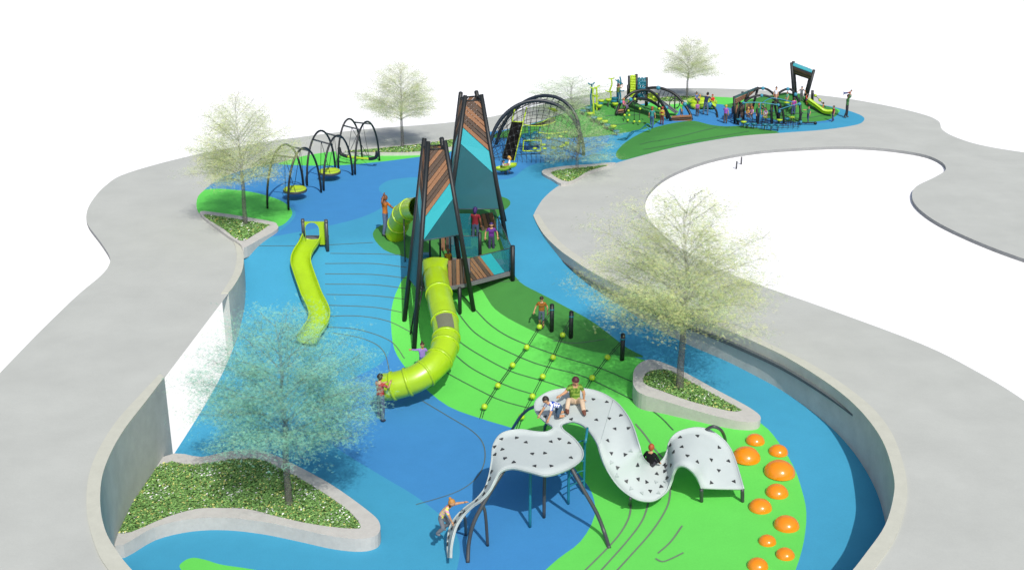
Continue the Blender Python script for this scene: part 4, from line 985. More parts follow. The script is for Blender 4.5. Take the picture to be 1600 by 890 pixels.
# ------------------------------------------------------------------ shelter panels and net climber at the right
t = empty('wood_shelter', 'leaning wood-panelled play shelter at the left of the far net climber', 'shelter', G(1160, 193))
ysx = G(1153, 193).y
def pp(x, a, b, yy, r=.07, name='post', m=black, tt=None):
    mb = MB(); mb.tube([UY(x[0], a, yy), UY(x[1], b, yy)], r, 7); mb.build(name, m, tt or t)
pp((1147, 1148), 151, 193, ysx); pp((1184.5, 1175), 136, 172, ysx+1.5); pp((1160, 1161), 143.5, 152, ysx+2.2); pp((1171, 1163), 143, 160, ysx+.6); pp((1162, 1161), 160, 186, ysx+.5, .09)
wd = MB(); q = [UY(1148, 155, ysx), UY(1183, 140, ysx+1.5), UY(1182, 143.5, ysx+1.5), UY(1172, 147, ysx+1.), UY(1164, 157, ysx+.6), UY(1148, 162, ysx)]
for k in range(6):
    a, b = k/6, (k+1)/6-.02; P0, P1 = UY(1148, 155, ysx), UY(1183, 139.5, ysx+1.5); Q0, Q1 = UY(1148, 163, ysx), UY(1170, 151, ysx+1.)
    wd.slab([P0.lerp(Q0, a), P1.lerp(Q1, a), P1.lerp(Q1, b), P0.lerp(Q0, b)], .05, k % 2)
wd.build('wood_panel', [woodA, woodB], t)
mb = MB(); mb.slab([UY(1147, 153.5, ysx), UY(1184, 138, ysx+1.5), UY(1182, 137, ysx+2.3), UY(1147, 151.5, ysx+.9)], .07); mb.build('roof_edge', mat('roof_green', (.02, .09, .08), .5), t)
wd = MB()
for k, (x0, x1, a, b) in enumerate(((1149, 1152, 160, 186), (1156.5, 1160.5, 160, 184), (1165, 1168, 162, 178), (1168.5, 1171.5, 162, 176), (1172, 1175, 162, 174))): wd.slab([UY(x0, b, ysx+.4), UY(x1, b, ysx+.4), UY(x1+1, a, ysx+.4), UY(x0+1, a, ysx+.4)], .05, k % 2)
wd.build('side_boards', [woodA, woodB], t)
t = empty('net_climber', 'low rope net climber with black arches and teal balls in front of the far mound', 'climber', G(1205, 195))
yn = G(1205, 195).y
def pa(pts, dy, r=.065, name='arch', m=black):
    P = crom([UY(x, y, yn+dy) for x, y in pts], 5); mb = MB(); mb.tube(P, r, 7); mb.build(name, m, t)
pa([(1152.5, 195), (1151.5, 180), (1155, 168), (1163, 160), (1175, 152), (1190, 149), (1204, 152), (1216, 160), (1223, 173), (1225, 192)], 0)
pa([(1166, 158), (1171, 148), (1180, 140.5), (1192, 138), (1203, 142), (1212, 152), (1217, 163)], 1.6)
pa([(1212, 158), (1218, 145), (1231, 139), (1240, 143), (1246, 154), (1250, 166), (1251, 194)], .6)
for x, a, b in ((1205.5, 164, 193), (1217, 164, 192), (1250.5, 163, 195), (1183, 170, 193)): mb = MB(); mb.tube([UY(x, a, yn+.1), UY(x, b, yn+.1)], .07, 7); mb.build('post', black, t)
pa([(1208, 158), (1206, 172), (1205, 192)], .9, .06); pa([(1210, 160), (1213, 176), (1217, 190)], .3, .06)
for pts in (((1162, 161), (1175, 160), (1188, 160.5), (1202, 162), (1216, 164)), ((1216, 172), (1230, 167), (1249, 162)), ((1192, 160), (1203, 154), (1215, 154), (1228, 157), (1240, 160)), ((1188, 161), (1187.5, 180), (1186.5, 200))): pa(pts, -.1, .025, 'rope_beam', MATS['ball_teal'])
for x, y in ((1162, 161), (1190, 149.3), (1192, 138.2), (1231, 139.3), (1243, 147.5), (1216, 164), (1249, 162.5), (1218, 174), (1251, 191)): mb = MB(); mb.sphere(UY(x, y, yn), .10, 9, 6); mb.build('joint_ball', MATS['ball_teal'], t)
net = MB()
for k in range(13):
    x = 1160+k*7.5; net.tube([UY(x, 161+1.5*sin(k), yn), UY(x+1, 178, yn-.2), UP(x, 197, .05)], .012, 3, caps=False)
for k in range(5): net.tube([UP(1156+k*2, 186+k*3.2, .12), UP(1205, 188+k*3.2, .12), UP(1252-k, 186+k*3.1, .12)], .014, 3, caps=False)
for k in range(12): net.tube([UP(1160+k*8, 185, .12), UP(1158+k*8.2, 200, .12)], .014, 3, caps=False)
net.tube([UY(1158, 178, yn), UY(1205, 176, yn), UY(1250, 178, yn)], .012, 3); net.build('rope_net', rope_mat, t)
for k, (px, py, c) in enumerate(((1162, 190, 0), (1196, 183, 0), (1218, 187, 0), (1229, 160, 0), (1240, 167, 0), (1237, 183, 0), (1155, 186, 1), (1168, 193, 1), (1178, 193, 1), (1195, 194, 1), (1205, 195, 1), (1216, 195, 1), (1229, 185, 1), (1232, 163, 1), (1205, 173, 1))):
    g = UP(px, py, .35 if py > 180 else 1.0) if py > 180 else UY(px, py, G(px, py+7).y)
    z0 = hz(g.x, g.y); tt = empty('step_pod', '', 'stepping pod', (g.x, g.y, z0), 0, 'stepping pods around the far net climber')
    tt['label'] = ('lime' if c == 0 else 'teal')+' stepping pod '+['in front of the wooden shelter', 'under the boy in the middle of the net', 'right of the middle net posts', 'high on the right mound under the girl in green', 'on the right mound beside the girl in purple', 'low on the right mound by the last arch', 'just inside the shelter at the left', 'left front of the net', 'second from the shelter along the net front', 'in the middle of the front row under the net', 'right of the middle in the net front row', 'in front of the middle net posts', 'at the foot of the right mound', 'high on the right mound next to a lime pod', 'between the middle net posts'][k]
    mb = MB(); mb.lathe(g, [(0, -.10), (.07, -.09), (.16, -.03), (.17, .02), (0, .03)], 12); mb.build('pod', (lime2, teal)[c], tt)
    mb = MB(); mb.tube([Vector((g.x, g.y, z0-.05)), g], .03, 6); mb.build('stem', steel, tt)
# tall canopy
t = empty('canopy', 'tall leaning black-post canopy with cyan roof edge on the right mound', 'canopy', G(1250, 160))
yc = G(1243, 160).y
for x0, a, x1, b, dy in ((1236.5, 98, 1241, 158, 0), (1239.5, 96, 1244, 155, 1.2), (1272, 109, 1258.5, 159, 0), (1268, 112, 1258, 150, 1.2)):
    mb = MB(); mb.tube([UY(x1, b, yc+dy), UY(x0, a, yc+dy)], .085, 8); mb.build('post', black, t)
mb = MB(); mb.slab([UY(1239, 101.5, yc), UY(1268.5, 113, yc), UY(1268.5, 109.5, yc+1.4), UY(1240, 98.5, yc+1.4)], .08); mb.build('roof', cyan, t)
mb = MB(); mb.slab([UY(1238, 102.5, yc), UY(1269, 114, yc), UY(1268, 117, yc), UY(1238, 105.5, yc)], .1); mb.build('fascia', black, t)
wd = MB()
for k in range(4): wd.slab([UY(1239, 106.5+k*2.2, yc+.1+.3*k), UY(1267, 117+k*1.9, yc+.1+.3*k), UY(1267, 118.6+k*1.9, yc+.35+.3*k), UY(1239, 108.4+k*2.2, yc+.35+.3*k)], .05, k % 2)
wd.build('wood_panel', [woodA, woodB], t)
# far slide + rope
t = empty('mound_slide', 'short open lime slide running down the right end of the far mound', 'slide', G(1290, 178))
ysl = G(1262, 166).y
P = [UY(x, y, lerp(ysl, G(1299, 182).y, i/5)) for i, (x, y) in enumerate(((1261, 157), (1268, 162), (1276, 168), (1284, 174), (1291, 176.5), (1301, 176.5)))]
chute('slide_bed', crom(P, 4), [.22]*21, .16, lime, t); 
mb = MB(); mb.slab([UY(1259, 158, ysl), UY(1263, 155, ysl), UY(1264, 160, ysl), UY(1260, 164, ysl)], .08); mb.build('entry_panel', mat('entry_orange', (.5, .13, .03), .5), t)
t = empty('rope_line', 'short rope with lime balls hanging from a black post right of the canopy', 'climbing rope', G(1270, 158))
yr = G(1269, 160).y; mb = MB(); mb.tube([UY(1269, 160, yr), UY(1269.5, 141.5, yr)], .08, 8); mb.build('post', black, t)
P = [UY(1270, 145, yr), UY(1274, 149.5, yr-.5), UY(1281, 156.5, yr-1), G(1290, 168)]
mb = MB(); mb.tube(P, .018, 5); mb.build('rope', rope_mat, t)
for p in P[1:3]: mb = MB(); mb.sphere(p, .09, 9, 6); mb.build('rope_ball', lime2, t)
# two short stubs on the far side path
t = empty('stub_post', 'two short dark stub posts standing together just inside the white opening', 'post', UP(1154, 264, -.15))
for x in (1150.5, 1158): 
    g = UP(x, 264 if x < 1155 else 257, -.15); mb = MB(); mb.tube([g, g+Vector((0, 0, .38))], .04, 8); mb.build('post', steel, t)

# ------------------------------------------------------------------ people
TMP = []
def person(label, root, h, head, shirt, pants, hair=(.02, .015, .01), skin=None, shoe=(.05, .045, .04), short=True, shorts=False, pose=None, hairst='short', kid=True, stripes=None, sub=1, tilt=0, turn=0, group=None, hat=None):
    sk = skin or skinm
    if root.y > 60: h *= .78
    J = {'pel': (0, 0, .53), 'bel': (0, 0, .61), 'che': (0, 0, .72), 'nec': (0, .005, .825), 'hea': (0, -.005, .87),
         'shL': (.10, 0, .79), 'elL': (.135, .01, .635), 'wrL': (.145, -.04, .50), 'shR': (-.10, 0, .79), 'elR': (-.135, .01, .635), 'wrR': (-.145, -.04, .50),
         'hiL': (.05, 0, .50), 'knL': (.06, -.01, .28), 'anL': (.065, .01, .045), 'hiR': (-.05, 0, .50), 'knR': (-.06, -.01, .28), 'anR': (-.065, .01, .045)}
    toe = {'L': (0, -.085, -.02), 'R': (0, -.085, -.02)}
    for k, v in (pose or {}).items():
        if k in ('toL', 'toR'): toe[k[2]] = v
        else: J[k] = v
    J = {k: Vector(v)*h for k, v in J.items()}
    J['toL'] = J['anL']+Vector(toe['L'])*h; J['toR'] = J['anR']+Vector(toe['R'])*h
    f = 1.12 if kid else 1.0
    R = {'pel': .068, 'bel': .064, 'che': .078, 'nec': .03, 'hea': .032, 'shL': .036, 'shR': .036, 'elL': .026, 'elR': .026, 'wrL': .017, 'wrR': .017, 'hiL': .052, 'hiR': .052, 'knL': .037, 'knR': .037, 'anL': .026, 'anR': .026, 'toL': .02, 'toR': .02}
    if not shorts: R['knL'] = R['knR'] = .043; R['anL'] = R['anR'] = .037
    E = [('pel', 'bel'), ('bel', 'che'), ('che', 'nec'), ('nec', 'hea'), ('che', 'shL'), ('shL', 'elL'), ('elL', 'wrL'), ('che', 'shR'), ('shR', 'elR'), ('elR', 'wrR'),
         ('pel', 'hiL'), ('hiL', 'knL'), ('knL', 'anL'), ('anL', 'toL'), ('pel', 'hiR'), ('hiR', 'knR'), ('knR', 'anR'), ('anR', 'toR')]
    names = list(J.keys()); me = bpy.data.meshes.new('tmp'); me.from_pydata([J[k] for k in names], [(names.index(a), names.index(b)) for a, b in E], [])
    ob = bpy.data.objects.new('tmp', me); COL.objects.link(ob)
    md = ob.modifiers.new('s', 'SKIN'); md.use_smooth_shade = True
    for i, k in enumerate(names):
        sv = me.skin_vertices[0].data[i]; r = R[k]*h*f; sv.radius = (r*(1.28 if k in ('che', 'bel', 'pel') else 1), r*(.85 if k in ('che', 'bel', 'pel') else 1)); sv.use_root = (k == 'pel')
    s2 = ob.modifiers.new('u', 'SUBSURF'); s2.levels = sub; s2.render_levels = sub
    bpy.context.view_layer.update()
    dg = bpy.context.evaluated_depsgraph_get(); bmm = bmesh.new(); bmm.from_mesh(bpy.data.meshes.new_from_object(ob.evaluated_get(dg)))
    bpy.data.objects.remove(ob)
    def segd(p, a, b):
        d = b-a; t_ = max(0, min(1, (p-a).dot(d)/max(d.length_squared, 1e-9))); return (p-a-d*t_).length, t_
    # slots: 0 skin 1 shirt 2 trousers 3 shoes 4 stripe 5 eyes 6 lips
    for fc in bmm.faces:
        p = fc.calc_center_median(); best = None
        for a, b in E:
            d, t_ = segd(p, J[a], J[b]); d -= (R[a]+R[b])/2*h*f
            if best is None or d < best[0]: best = (d, a, b, t_)
        _, a, b, t_ = best
        if b in ('toL', 'toR'): k = 3
        elif a in ('anL', 'anR'): k = 3
        elif b in ('hiL', 'hiR'): k = 2
        elif b in ('knL', 'knR'): k = 2
        elif b in ('anL', 'anR'): k = (0 if t_ < .85 else 3) if shorts else (2 if t_ < .92 else 3)
        elif a in ('nec',) or (b == 'nec' and t_ > .75): k = 0
        elif a in ('shL', 'shR'): k = 1 if (not short or t_ < .62) else 0
        elif a in ('elL', 'elR'): k = 1 if (not short and t_ < .85) else 0
        elif a == 'pel' and b == 'bel': k = 2 if t_ < .3 else 1
        else: k = 1
        fc.smooth = True
        if k == 1 and stripes:
            ax = (J['nec']-J['pel']).normalized(); q = (p-J['pel']).dot(ax)/h
            if int(q/.032) % 2: k = 4
        fc.material_index = k
    # hands: palm, four fingers, a thumb
    def cone(P, r, mi):
        m_ = MB(); m_.tube(P, r, 6, mi); vs = [bmm.verts.new(v) for v in m_.v]
        for q in m_.f:
            fa = bmm.faces.new([vs[i] for i in q]); fa.material_index = mi; fa.smooth = True
    for s in 'LR':
        w = J['wr'+s]; d = (w-J['el'+s]).normalized(); sd_ = d.cross(Vector((0, -1, 0))); sd_ = sd_.normalized() if sd_.length > .1 else Vector((1, 0, 0)); n_ = sd_.cross(d)
        cone([w-d*.01*h, w+d*.025*h, w+d*.05*h], [.016*h*f, .022*h*f, .018*h*f], 0)
        for i, L in enumerate((.034, .042, .039, .03)):
            o = w+d*.045*h+sd_*(i-1.5)*.011*h; cone([o, o+d*L*.5*h, o+d*L*.85*h+n_*.012*h], [.0065*h*f, .006*h*f, .0045*h*f], 0)
        o = w+d*.015*h-sd_*.016*h; cone([o, o+(d*.6-sd_)*.02*h, o+(d*1.1-sd_*1.1)*.028*h], [.0085*h*f, .0075*h*f, .005*h*f], 0)
    # head
    hr = .062*h*(1.16 if kid else 1.); hc = J['hea']+Vector((0, -.01*h, .052*h*f)); 
    Rm = Matrix.Rotation(radians(turn), 3, 'Z') @ Matrix.Rotation(radians(tilt), 3, 'X')
    m_ = MB(); m_.sphere((0, 0, 0), (hr*.86, hr*.97, hr*1.12), 16, 12, 0)
    for i, v in enumerate(m_.v):
        v = Vector(v)
        if v.z < 0: v.x *= 1-.22*(-v.z/hr); v.y = v.y*(1-.10*(-v.z/hr))-.05*hr*(-v.z/hr)
        m_.v[i] = tuple(v)
    def part_head(mm):
        vs = [bmm.verts.new(hc+Rm @ Vector(v)) for v in mm.v]
        for q, mi in zip(mm.f, mm.mi):
            try: fa = bmm.faces.new([vs[i] for i in q]); fa.material_index = mi; fa.smooth = True
            except ValueError: pass
    part_head(m_)
    m_ = MB(); m_.sphere((0, -hr*.97, -hr*.12), (hr*.12, hr*.16, hr*.16), 8, 6, 0)
    for s in (-1, 1):
        m_.sphere((s*hr*.86, 0, -hr*.05), (hr*.1, hr*.17, hr*.24), 8, 6, 0); m_.sphere((s*hr*.33, -hr*.88, hr*.08), (hr*.10, hr*.06, hr*.075), 8, 6, 5)
    m_.sphere((0, -hr*.90, -hr*.48), (hr*.22, hr*.07, hr*.05), 8, 4, 6); part_head(m_)
    me = bpy.data.meshes.new('person'); bmm.to_mesh(me); bmm.free()
    key = label[:24]
    def cm(n, c, r=.8): return mat(n+'_%03d%03d%03d' % tuple(int(x*999) for x in c), c, r, .12, 9)
    for m in (sk, cm('cloth', shirt), cm('cloth', pants), cm('leather', shoe, .5), cm('cloth', stripes or (.5, .5, .5)), eye_m, mat('lips', (.35, .12, .09), .5, .05)): me.materials.append(m)
    o = newobj('person', me); o.location = root; o.rotation_euler = (0, 0, radians(head)); tag(o, label, 'person', group)
    # hair
    m_ = MB(); m_.sphere((0, 0, 0), (hr*.95, hr*1.05, hr*1.2), 16, 12)
    keep = []
    for q in m_.f:
        c = sum((Vector(m_.v[i]) for i in q), Vector())/len(q)
        if c.z > hr*(.42) or c.y > hr*(.12 if c.z > -hr*.35 else .5) and c.z > -hr*.75: keep.append(q)
    m_.f = keep; m_.mi = [0]*len(keep); m_.sm = [True]*len(keep)
    m_.v = [tuple(Vector(v)+Vector((0, hr*.05, hr*.04))) for v in m_.v]
    if hairst == 'long': m_.tube([(0, hr*.5, hr*.4), (0, hr*.85, -hr*.4), (0, hr*.8, -hr*1.4), (0, hr*.7, -hr*2.1)], [hr*.6, hr*.72, hr*.6, hr*.2], 10)
    if hairst == 'bun': m_.sphere((0, hr*.55, hr*1.25), hr*.42, 10, 8)
    if hairst == 'pony': m_.tube([(0, hr*.9, hr*.4), (0, hr*1.5, hr*.3), (0, hr*1.7, -hr*.5), (0, hr*1.5, -hr*1.1)], [hr*.2, hr*.34, hr*.3, hr*.05], 8)
    m_.v = [tuple(hc+Rm @ Vector(v)) for v in m_.v]
    hm = m_.build('hair', mat('hair_%03d%03d' % (int(hair[0]*999), int(hair[1]*999)), hair, .6, .3, 30)); hm.parent = o
    return o
R_ = radians
SIT = {'pel': (0, 0, .05), 'bel': (0, 0, .13), 'che': (0, 0, .25), 'nec': (0, 0, .35), 'hea': (0, -.01, .40), 'shL': (.10, 0, .32), 'shR': (-.10, 0, .32), 'elL': (.14, -.04, .18), 'elR': (-.14, -.04, .18), 'wrL': (.12, -.14, .12), 'wrR': (-.12, -.14, .12),
       'hiL': (.05, -.01, .05), 'hiR': (-.05, -.01, .05), 'knL': (.08, -.22, .10), 'knR': (-.08, -.22, .10), 'anL': (.08, -.30, -.08), 'anR': (-.08, -.30, -.08)}
WALK = {'knL': (.06, -.07, .28), 'anL': (.065, -.05, .045), 'knR': (-.06, .0, .28), 'anR': (-.065, .10, .06)}
red = (.30, .03, .03); jean = (.07, .10, .16); purple = (.16, .05, .28)
person('man in maroon shirt and jeans standing with hands on the big tube slide end', G(596, 656), 1.6, 140, (.36, .03, .035), jean, pose={'elL': (.13, -.10, .70), 'wrL': (.05, -.24, .72), 'elR': (-.13, -.10, .70), 'wrR': (-.05, -.23, .74), 'anL': (.09, -.02, .045), 'anR': (-.09, .06, .045), 'knL': (.08, -.03, .28), 'knR': (-.08, .02, .28)}, kid=False, sub=2)
person('child with bun in lilac top and jeans jumping beside the big tube slide', G(661, 590)+Vector((0, 0, .16)), 1.12, 20, (.30, .20, .55), (.06, .08, .22), hair=(.05, .015, .01), hairst='bun', short=False, sub=2,
       pose={'shL': (.10, 0, .78), 'elR': (-.22, -.02, .80), 'wrR': (-.35, -.04, .84), 'elL': (.17, -.04, .66), 'wrL': (.22, -.12, .55), 'knL': (.08, -.18, .34), 'anL': (.10, -.06, .2), 'knR': (-.10, -.14, .32), 'anR': (-.14, .02, .12)})
person('woman in orange top and flared jeans waving beside the small tube slide', G(603, 368), 1.68, 75, (.46, .15, .03), (.09, .13, .22), hair=(.16, .06, .02), hairst='long', skin=skind, kid=False, short=True, sub=2,
       pose={'elR': (-.18, .0, .86), 'wrR': (-.10, -.02, 1.0), 'elL': (.14, -.12, .66), 'wrL': (.13, -.27, .62), 'anL': (.08, -.02, .045), 'anR': (-.08, .03, .045)})
person('boy in plaid orange-brown shirt stepping onto the left rope from the dark green', G(846, 511), 1.13, -10, (.36, .12, .02), (.08, .11, .15), shorts=True, stripes=(.16, .08, .02), sub=2, pose=dict(WALK, elL=(.18, .0, .66), wrL=(.19, -.03, .50), elR=(-.18, .0, .66), wrR=(-.22, -.05, .52)), tilt=22)
o = person('boy in blue and white striped shirt crawling along the ribbon climber', UP(866, 655, -.08), 1.25, -62, (.85, .85, .9), (.05, .09, .14), stripes=(.02, .08, .42), shorts=True, sub=2, tilt=25,
       pose={'pel': (0, .12, .30), 'bel': (0, .05, .34), 'che': (0, -.07, .40), 'nec': (0, -.17, .44), 'hea': (0, -.21, .46), 'shL': (.10, -.12, .39), 'shR': (-.10, -.12, .39), 'elL': (.13, -.16, .24), 'wrL': (.12, -.22, .10), 'elR': (-.13, -.20, .24), 'wrR': (-.15, -.28, .10),
             'hiL': (.055, .12, .28), 'hiR': (-.055, .12, .28), 'knL': (.08, .02, .10), 'anL': (.08, .22, .07), 'knR': (-.08, .10, .10), 'anR': (-.08, .30, .08), 'toL': (0, .02, -.05), 'toR': (0, .02, -.05)}, shoe=(.08, .08, .08))
person('boy in green checked shirt and beige trousers sitting on the ribbon climber', UP(899, 630, .06), 1.55, 12, (.08, .17, .02), (.56, .43, .30), hair=(.07, .015, .02), stripes=(.20, .30, .05), sub=2, shoe=(.14, .05, .03), tilt=25,
       pose=dict(SIT, pel=(0, .03, .06), che=(0, .06, .24), bel=(0, .05, .14), nec=(0, .05, .33), hea=(0, .03, .37), shL=(.10, .05, .31), shR=(-.10, .05, .31), elR=(-.18, .02, .22), wrR=(-.28, -.0, .18), elL=(.16, .02, .18), wrL=(.16, .03, .05), knR=(-.17, -.15, .16), anR=(-.23, -.30, .03), knL=(.06, -.22, .14), anL=(.04, -.42, .03)))
person('red-haired child in black waistcoat sitting in the dip of the ribbon climber', UP(1016, 728, -.98), 1.2, 150, (.012, .012, .014), (.05, .05, .06), hair=(.35, .07, .02), short=False, sub=2, pose=dict(SIT, elL=(.17, -.02, .19), wrL=(.17, -.12, .08), elR=(-.17, -.02, .19), wrR=(-.17, -.12, .08)))
person('girl with bun in pink and yellow top climbing the near end of the ribbon', UP(697, 830, -1.75), 1.25, 70, (.70, .30, .48), (.16, .17, .19), hair=(.42, .20, .04), hairst='bun', stripes=(.75, .68, .12), sub=2,
       pose={'pel': (0, .10, .34), 'bel': (0, .06, .42), 'che': (0, -.02, .52), 'nec': (0, -.09, .60), 'hea': (0, -.13, .63), 'shL': (.10, -.06, .57), 'shR': (-.10, -.06, .57), 'elL': (.16, -.20, .60), 'wrL': (.18, -.34, .64), 'elR': (-.10, -.12, .42), 'wrR': (-.06, -.16, .28), 'hiL': (.05, .10, .32), 'hiR': (-.05, .10, .32), 'knL': (.08, -.04, .16), 'anL': (.09, .12, -.0), 'knR': (-.08, .02, .12), 'anR': (-.09, .17, -.03)}, shoe=(.15, .16, .18))
person('child in purple striped shirt and dark cap of hair standing on the joining deck', UP(768, 394, ZD), 1.2, 0, purple, (.05, .05, .1), stripes=(.08, .02, .16), hair=(.03, .01, .10), sub=2, pose={'elL': (.19, 0, .66), 'wrL': (.20, -.05, .52), 'elR': (-.19, 0, .66), 'wrR': (-.20, -.05, .52)})
person('long-haired woman in dark red top standing under the taller tower', UP(743, 382, ZD), 1.55, 170, (.20, .02, .03), (.06, .09, .16), hair=(.03, .01, .012), hairst='long', skin=skind, kid=False, pose={'elL': (.16, 0, .66), 'wrL': (.17, -.06, .55)})
person('tiny child in yellow top peeking over the vertical boards by the short tower', UP(701, 427, ZD), .95, 0, (.5, .3, .02), (.1, .1, .12), hair=(.35, .15, .03), skin=skind)
man = person('tall man in green striped top lifting a child overhead at the far right', G(1322, 184), 1.74, 60, (.03, .10, .04), (.03, .03, .035), stripes=(.06, .2, .05), kid=False, short=False, sub=2,
       pose={'elL': (.10, -.10, .90), 'wrL': (.07, -.06, 1.03), 'elR': (-.10, -.10, .90), 'wrR': (-.07, -.06, 1.03), 'anL': (.09, .0, .045), 'anR': (-.09, .05, .045)}, tilt=-25)
yy = G(1322, 184).y
person('small child in red top held up in the air by the man in green', man.location+Vector((-.02, -.12, 1.44)), .85, 70, (.32, .06, .04), (.04, .07, .2), sub=2, pose={'pel': (0, .12, .0), 'bel': (0, .04, .03), 'che': (0, -.06, .08), 'nec': (0, -.15, .13), 'hea': (0, -.19, .15), 'shL': (.1, -.1, .1), 'shR': (-.1, -.1, .1), 'elL': (.14, -.14, -.02), 'wrL': (.1, -.2, -.1), 'elR': (-.14, -.14, -.02), 'wrR': (-.1, -.2, -.1), 'hiL': (.05, .14, 0), 'hiR': (-.05, .14, 0), 'knL': (.07, .34, -.02), 'anL': (.08, .5, .05), 'knR': (-.07, .32, -.05), 'anR': (-.08, .46, -.12)})
person('child in dark red top standing at the end of the far mound slide', G(1301, 190), 1.15, -80, (.25, .03, .05), (.06, .06, .14), pose=WALK)
person('boy in green top riding a small black scooter beside the net climber', G(1262, 194)+Vector((0, 0, .12)), 1.15, -60, (.05, .22, .12), (.05, .06, .14), pose=dict(WALK, elR=(-.18, -.06, .72), wrR=(-.22, -.20, .74)))
sc = empty('scooter', 'small black scooter under the boy in green beside the net climber', 'scooter', G(1262, 195))
g = G(1262, 195)
mb = MB(); mb.box(g+Vector((0, 0, .12)), (.8, .14, .04)); mb.build('footboard', black, sc)
for dx in (-.42, .42): mb = MB(); mb.tube([g+Vector((dx, -.02, .09)), g+Vector((dx, .03, .09))], .09, 12); mb.build('wheel', black, sc)
mb = MB(); mb.tube([g+Vector((-.42, 0, .1)), g+Vector((-.36, 0, .7))], .02, 6); mb.tube([g+Vector((-.36, -.15, .7)), g+Vector((-.36, .15, .7))], .02, 6); mb.build('handlebar', steel, sc)
ge = G(790, 274).y
person('girl with long golden hair in white riding the right shell seat', UY(796, 262, ge), 1.05, -90, (.8, .8, .8), (.4, .15, .25), hair=(.55, .30, .04), hairst='long', pose=SIT)
person('dark-haired child in pale top riding the left shell seat', UY(786, 266, ge), .9, 90, (.4, .45, .5), (.06, .1, .2), pose=SIT)
person('red-haired woman in teal top and jeans walking below the arched bridge', G(1018, 200), 1.55, 160, (.05, .25, .26), (.05, .10, .25), hair=(.28, .05, .02), hairst='long', kid=False, pose=WALK)
person('red-haired child in dark red and yellow standing beside the arched bridge foot', G(1034, 195), 1.3, 150, (.3, .02, .03), (.15, .04, .04), hair=(.30, .04, .02), stripes=(.5, .45, .05))
person('girl in pink top sitting at the left end of the arched bridge', UY(974, 166, ym_), 1.1, 60, (.6, .12, .25), (.15, .12, .2), hair=(.4, .18, .05), hairst='long', pose=SIT)
person('dark-haired climber in green top clinging to the teal stalks', UY(965, 160, G(966, 163).y-.2), 1.35, 120, (.12, .18, .04), (.03, .12, .18), pose={'elL': (.12, -.14, .78), 'wrL': (.08, -.24, .88), 'elR': (-.12, -.14, .78), 'wrR': (-.08, -.24, .88)}, hair=(.08, .02, .02))
person('boy in bright green shirt walking on the right ramp of the arched bridge', UY(1064, 186, y1+.2), 1.3, 70, (.04, .45, .06), (.06, .09, .14), shorts=True, pose=WALK)
person('man in navy top and jeans bending over the lime spinner bowl', G(1102, 180), 1.75, 150, (.02, .03, .08), (.10, .14, .20), kid=False, pose={'che': (0, -.06, .71), 'nec': (0, -.12, .80), 'hea': (0, -.15, .83), 'shL': (.1, -.1, .77), 'shR': (-.1, -.1, .77), 'elL': (.13, -.22, .68), 'wrL': (.1, -.34, .70), 'elR': (-.13, -.22, .68), 'wrR': (-.1, -.34, .70), 'anL': (.11, -.03, .045), 'anR': (-.11, .05, .045), 'knL': (.09, -.04, .28), 'knR': (-.09, 0, .28)})
person('small child in purple standing in front of the lime spinner bowl', G(1089, 182), 1.1, 170, (.3, .1, .35), (.07, .06, .06), hair=(.15, .04, .02), pose=WALK)
person('dark-haired girl with bun in blue riding at the left of the spinner bowl', UY(1088, 156, G(1097, 170).y+.3), 1.1, 30, (.08, .14, .35), (.1, .1, .2), hairst='bun', pose=SIT)
person('boy in red top riding at the right of the spinner bowl', UY(1113, 160, G(1097, 170).y+.3), 1.15, -20, (.6, .03, .02), (.04, .03, .03), pose=SIT, hair=(.3, .03, .02))
person('blond-haired child in the middle of the lime spinner bowl', UY(1093, 158, G(1097, 170).y+.4), .95, 60, (.5, .3, .1), (.1, .1, .2), hair=(.5, .3, .06), pose=SIT)
person('blond child in purple shirt standing left of the wooden shelter', G(1133, 193), 1.35, 150, (.28, .08, .40), (.10, .08, .07), hair=(.5, .33, .06), short=True, pose={'elL': (.15, -.12, .68), 'wrL': (.12, -.24, .70)})
person('child in dark blue standing at the left edge of the wooden shelter', G(1144.5, 186), 1.15, 40, (.06, .10, .3), (.05, .1, .2), pose=WALK)
person('child in yellow and black standing inside the wooden shelter', G(1154, 187), 1.3, 90, (.5, .35, .03), (.03, .03, .03))
person('blond child in mustard top sitting in the net climber', UY(1168.5, 181, yn+.1), 1.2, 30, (.32, .2, .04), (.1, .08, .05), hair=(.5, .3, .08), pose=SIT)
person('red-haired child in lilac top sitting in the net climber', UY(1174.5, 180, yn), 1.2, -60, (.6, .3, .6), (.06, .06, .09), hair=(.4, .1, .02), hairst='long', pose=SIT)
person('child in long green top standing in the net climber', G(1184, 194), 1.5, 20, (.03, .22, .06), (.06, .06, .12), hair=(.35, .07, .02))
person('curly dark-haired child in green sitting by the middle net posts', UY(1191.5, 171, yn+.6), 1.05, 40, (.05, .3, .14), (.1, .1, .12), pose=SIT)
person('brown-haired child in striped white top seated on a lime pod in the net', UY(1196, 181, yn), 1.05, -20, (.6, .6, .65), (.3, .2, .15), hair=(.12, .05, .03), stripes=(.2, .1, .3), pose=SIT)
person('bare-armed child climbing the top of the middle net arch', UY(1211.5, 161, yn+.3), 1.15, -30, (.7, .7, .75), (.5, .28, .18), pose=WALK, hairst='bun', hair=(.04, .02, .015))
person('dark-haired child in orange top between the right net posts', UY(1217.5, 186, yn+.2), .95, 60, (.5, .16, .05), (.05, .1, .2))
person('curly-haired child in mint green standing high on the right mound', G(1229, 164), 1.0, -60, (.15, .5, .3), (.5, .35, .28), hair=(.06, .02, .02), pose=WALK)
person('child in purple top and jeans climbing the right mound', G(1239, 180), 1.3, 170, (.35, .04, .3), (.06, .09, .2), hair=(.05, .02, .02))
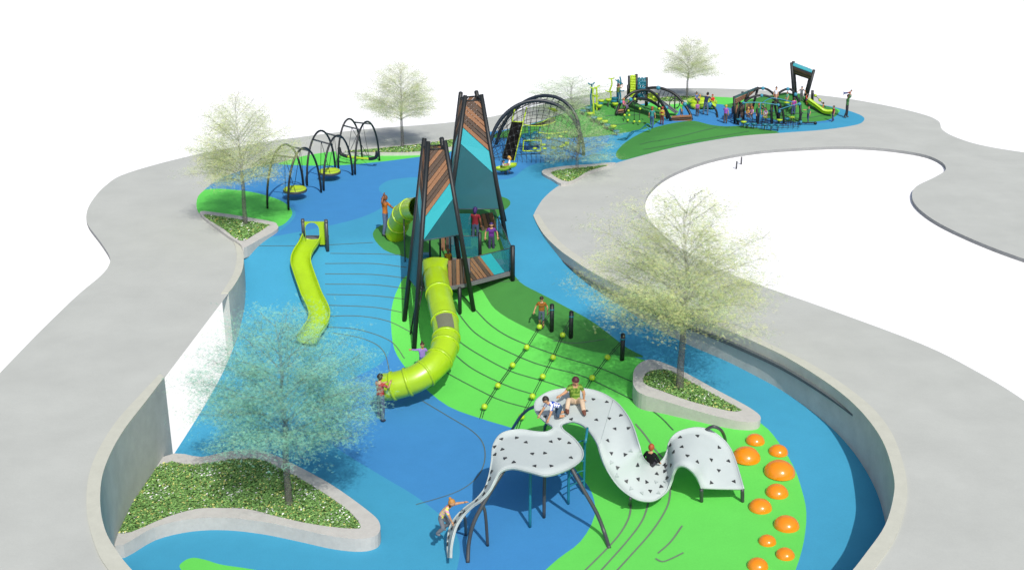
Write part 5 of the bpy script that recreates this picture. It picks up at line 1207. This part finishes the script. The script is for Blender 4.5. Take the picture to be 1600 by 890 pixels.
person('boy in grey top and cap of hair standing beneath the tall canopy', G(1251.5, 158), 1.1, 0, (.12, .13, .14), (.10, .10, .11), hair=(.10, .14, .2), pose={'elL': (.2, 0, .7), 'wrL': (.24, -.02, .58), 'elR': (-.2, 0, .7), 'wrR': (-.26, -.02, .64)})
person('child in red top crouching at the head of the far mound slide', UY(1259.5, 157, ysl), .95, 80, (.6, .06, .05), (.1, .1, .3), pose=SIT)
person('child lying on the right slope of the far mound below the rope', G(1286, 171), 1.0, -110, (.45, .16, .06), (.02, .04, .12), pose=SIT)
# ------------------------------------------------------------------ light
W = bpy.data.worlds.new('World'); SC.world = W; W.use_nodes = True
nt = W.node_tree; bg = nt.nodes['Background']
sky = nt.nodes.new('ShaderNodeTexSky'); sky.sky_type = 'NISHITA'; sky.sun_disc = False
SEL = radians(48); sky.sun_elevation = SEL; sky.sun_rotation = radians(180-6)
sky.dust_density = 2.5; sky.air_density = .8
nt.links.new(sky.outputs[0], bg.inputs[0]); bg.inputs[1].default_value = .13
# everything below the horizon is the plain white backdrop the park floats in
bg2 = nt.nodes.new('ShaderNodeBackground'); bg2.inputs[0].default_value = (1, 1, 1, 1); bg2.inputs[1].default_value = 1.05
tcw = nt.nodes.new('ShaderNodeTexCoord'); sx = nt.nodes.new('ShaderNodeSeparateXYZ'); lt_ = nt.nodes.new('ShaderNodeMath'); lt_.operation = 'LESS_THAN'; lt_.inputs[1].default_value = 0.
mxs = nt.nodes.new('ShaderNodeMixShader'); nt.links.new(tcw.outputs['Generated'], sx.inputs[0]); nt.links.new(sx.outputs[2], lt_.inputs[0]); nt.links.new(lt_.outputs[0], mxs.inputs[0])
nt.links.new(bg.outputs[0], mxs.inputs[1]); nt.links.new(bg2.outputs[0], mxs.inputs[2]); nt.links.new(mxs.outputs[0], nt.nodes['World Output'].inputs[0])
sd = bpy.data.lights.new('sun', 'SUN'); sd.energy = 3.6; sd.angle = radians(.53); sd.color = (1, .965, .91)
so = bpy.data.objects.new('sun', sd); COL.objects.link(so); so.location = (0, 0, 30)
az = radians(-18)   # light travels away from the camera, a little to the left
trav = Vector((sin(az)*cos(SEL), cos(az)*cos(SEL), -sin(SEL)))
so.rotation_euler = trav.to_track_quat('-Z', 'Y').to_euler()
SC.view_settings.view_transform = 'Standard'; SC.view_settings.look = 'None'; SC.view_settings.exposure = 0; SC.view_settings.gamma = 1
SC.cycles.transparent_max_bounces = 40; SC.cycles.max_bounces = 6
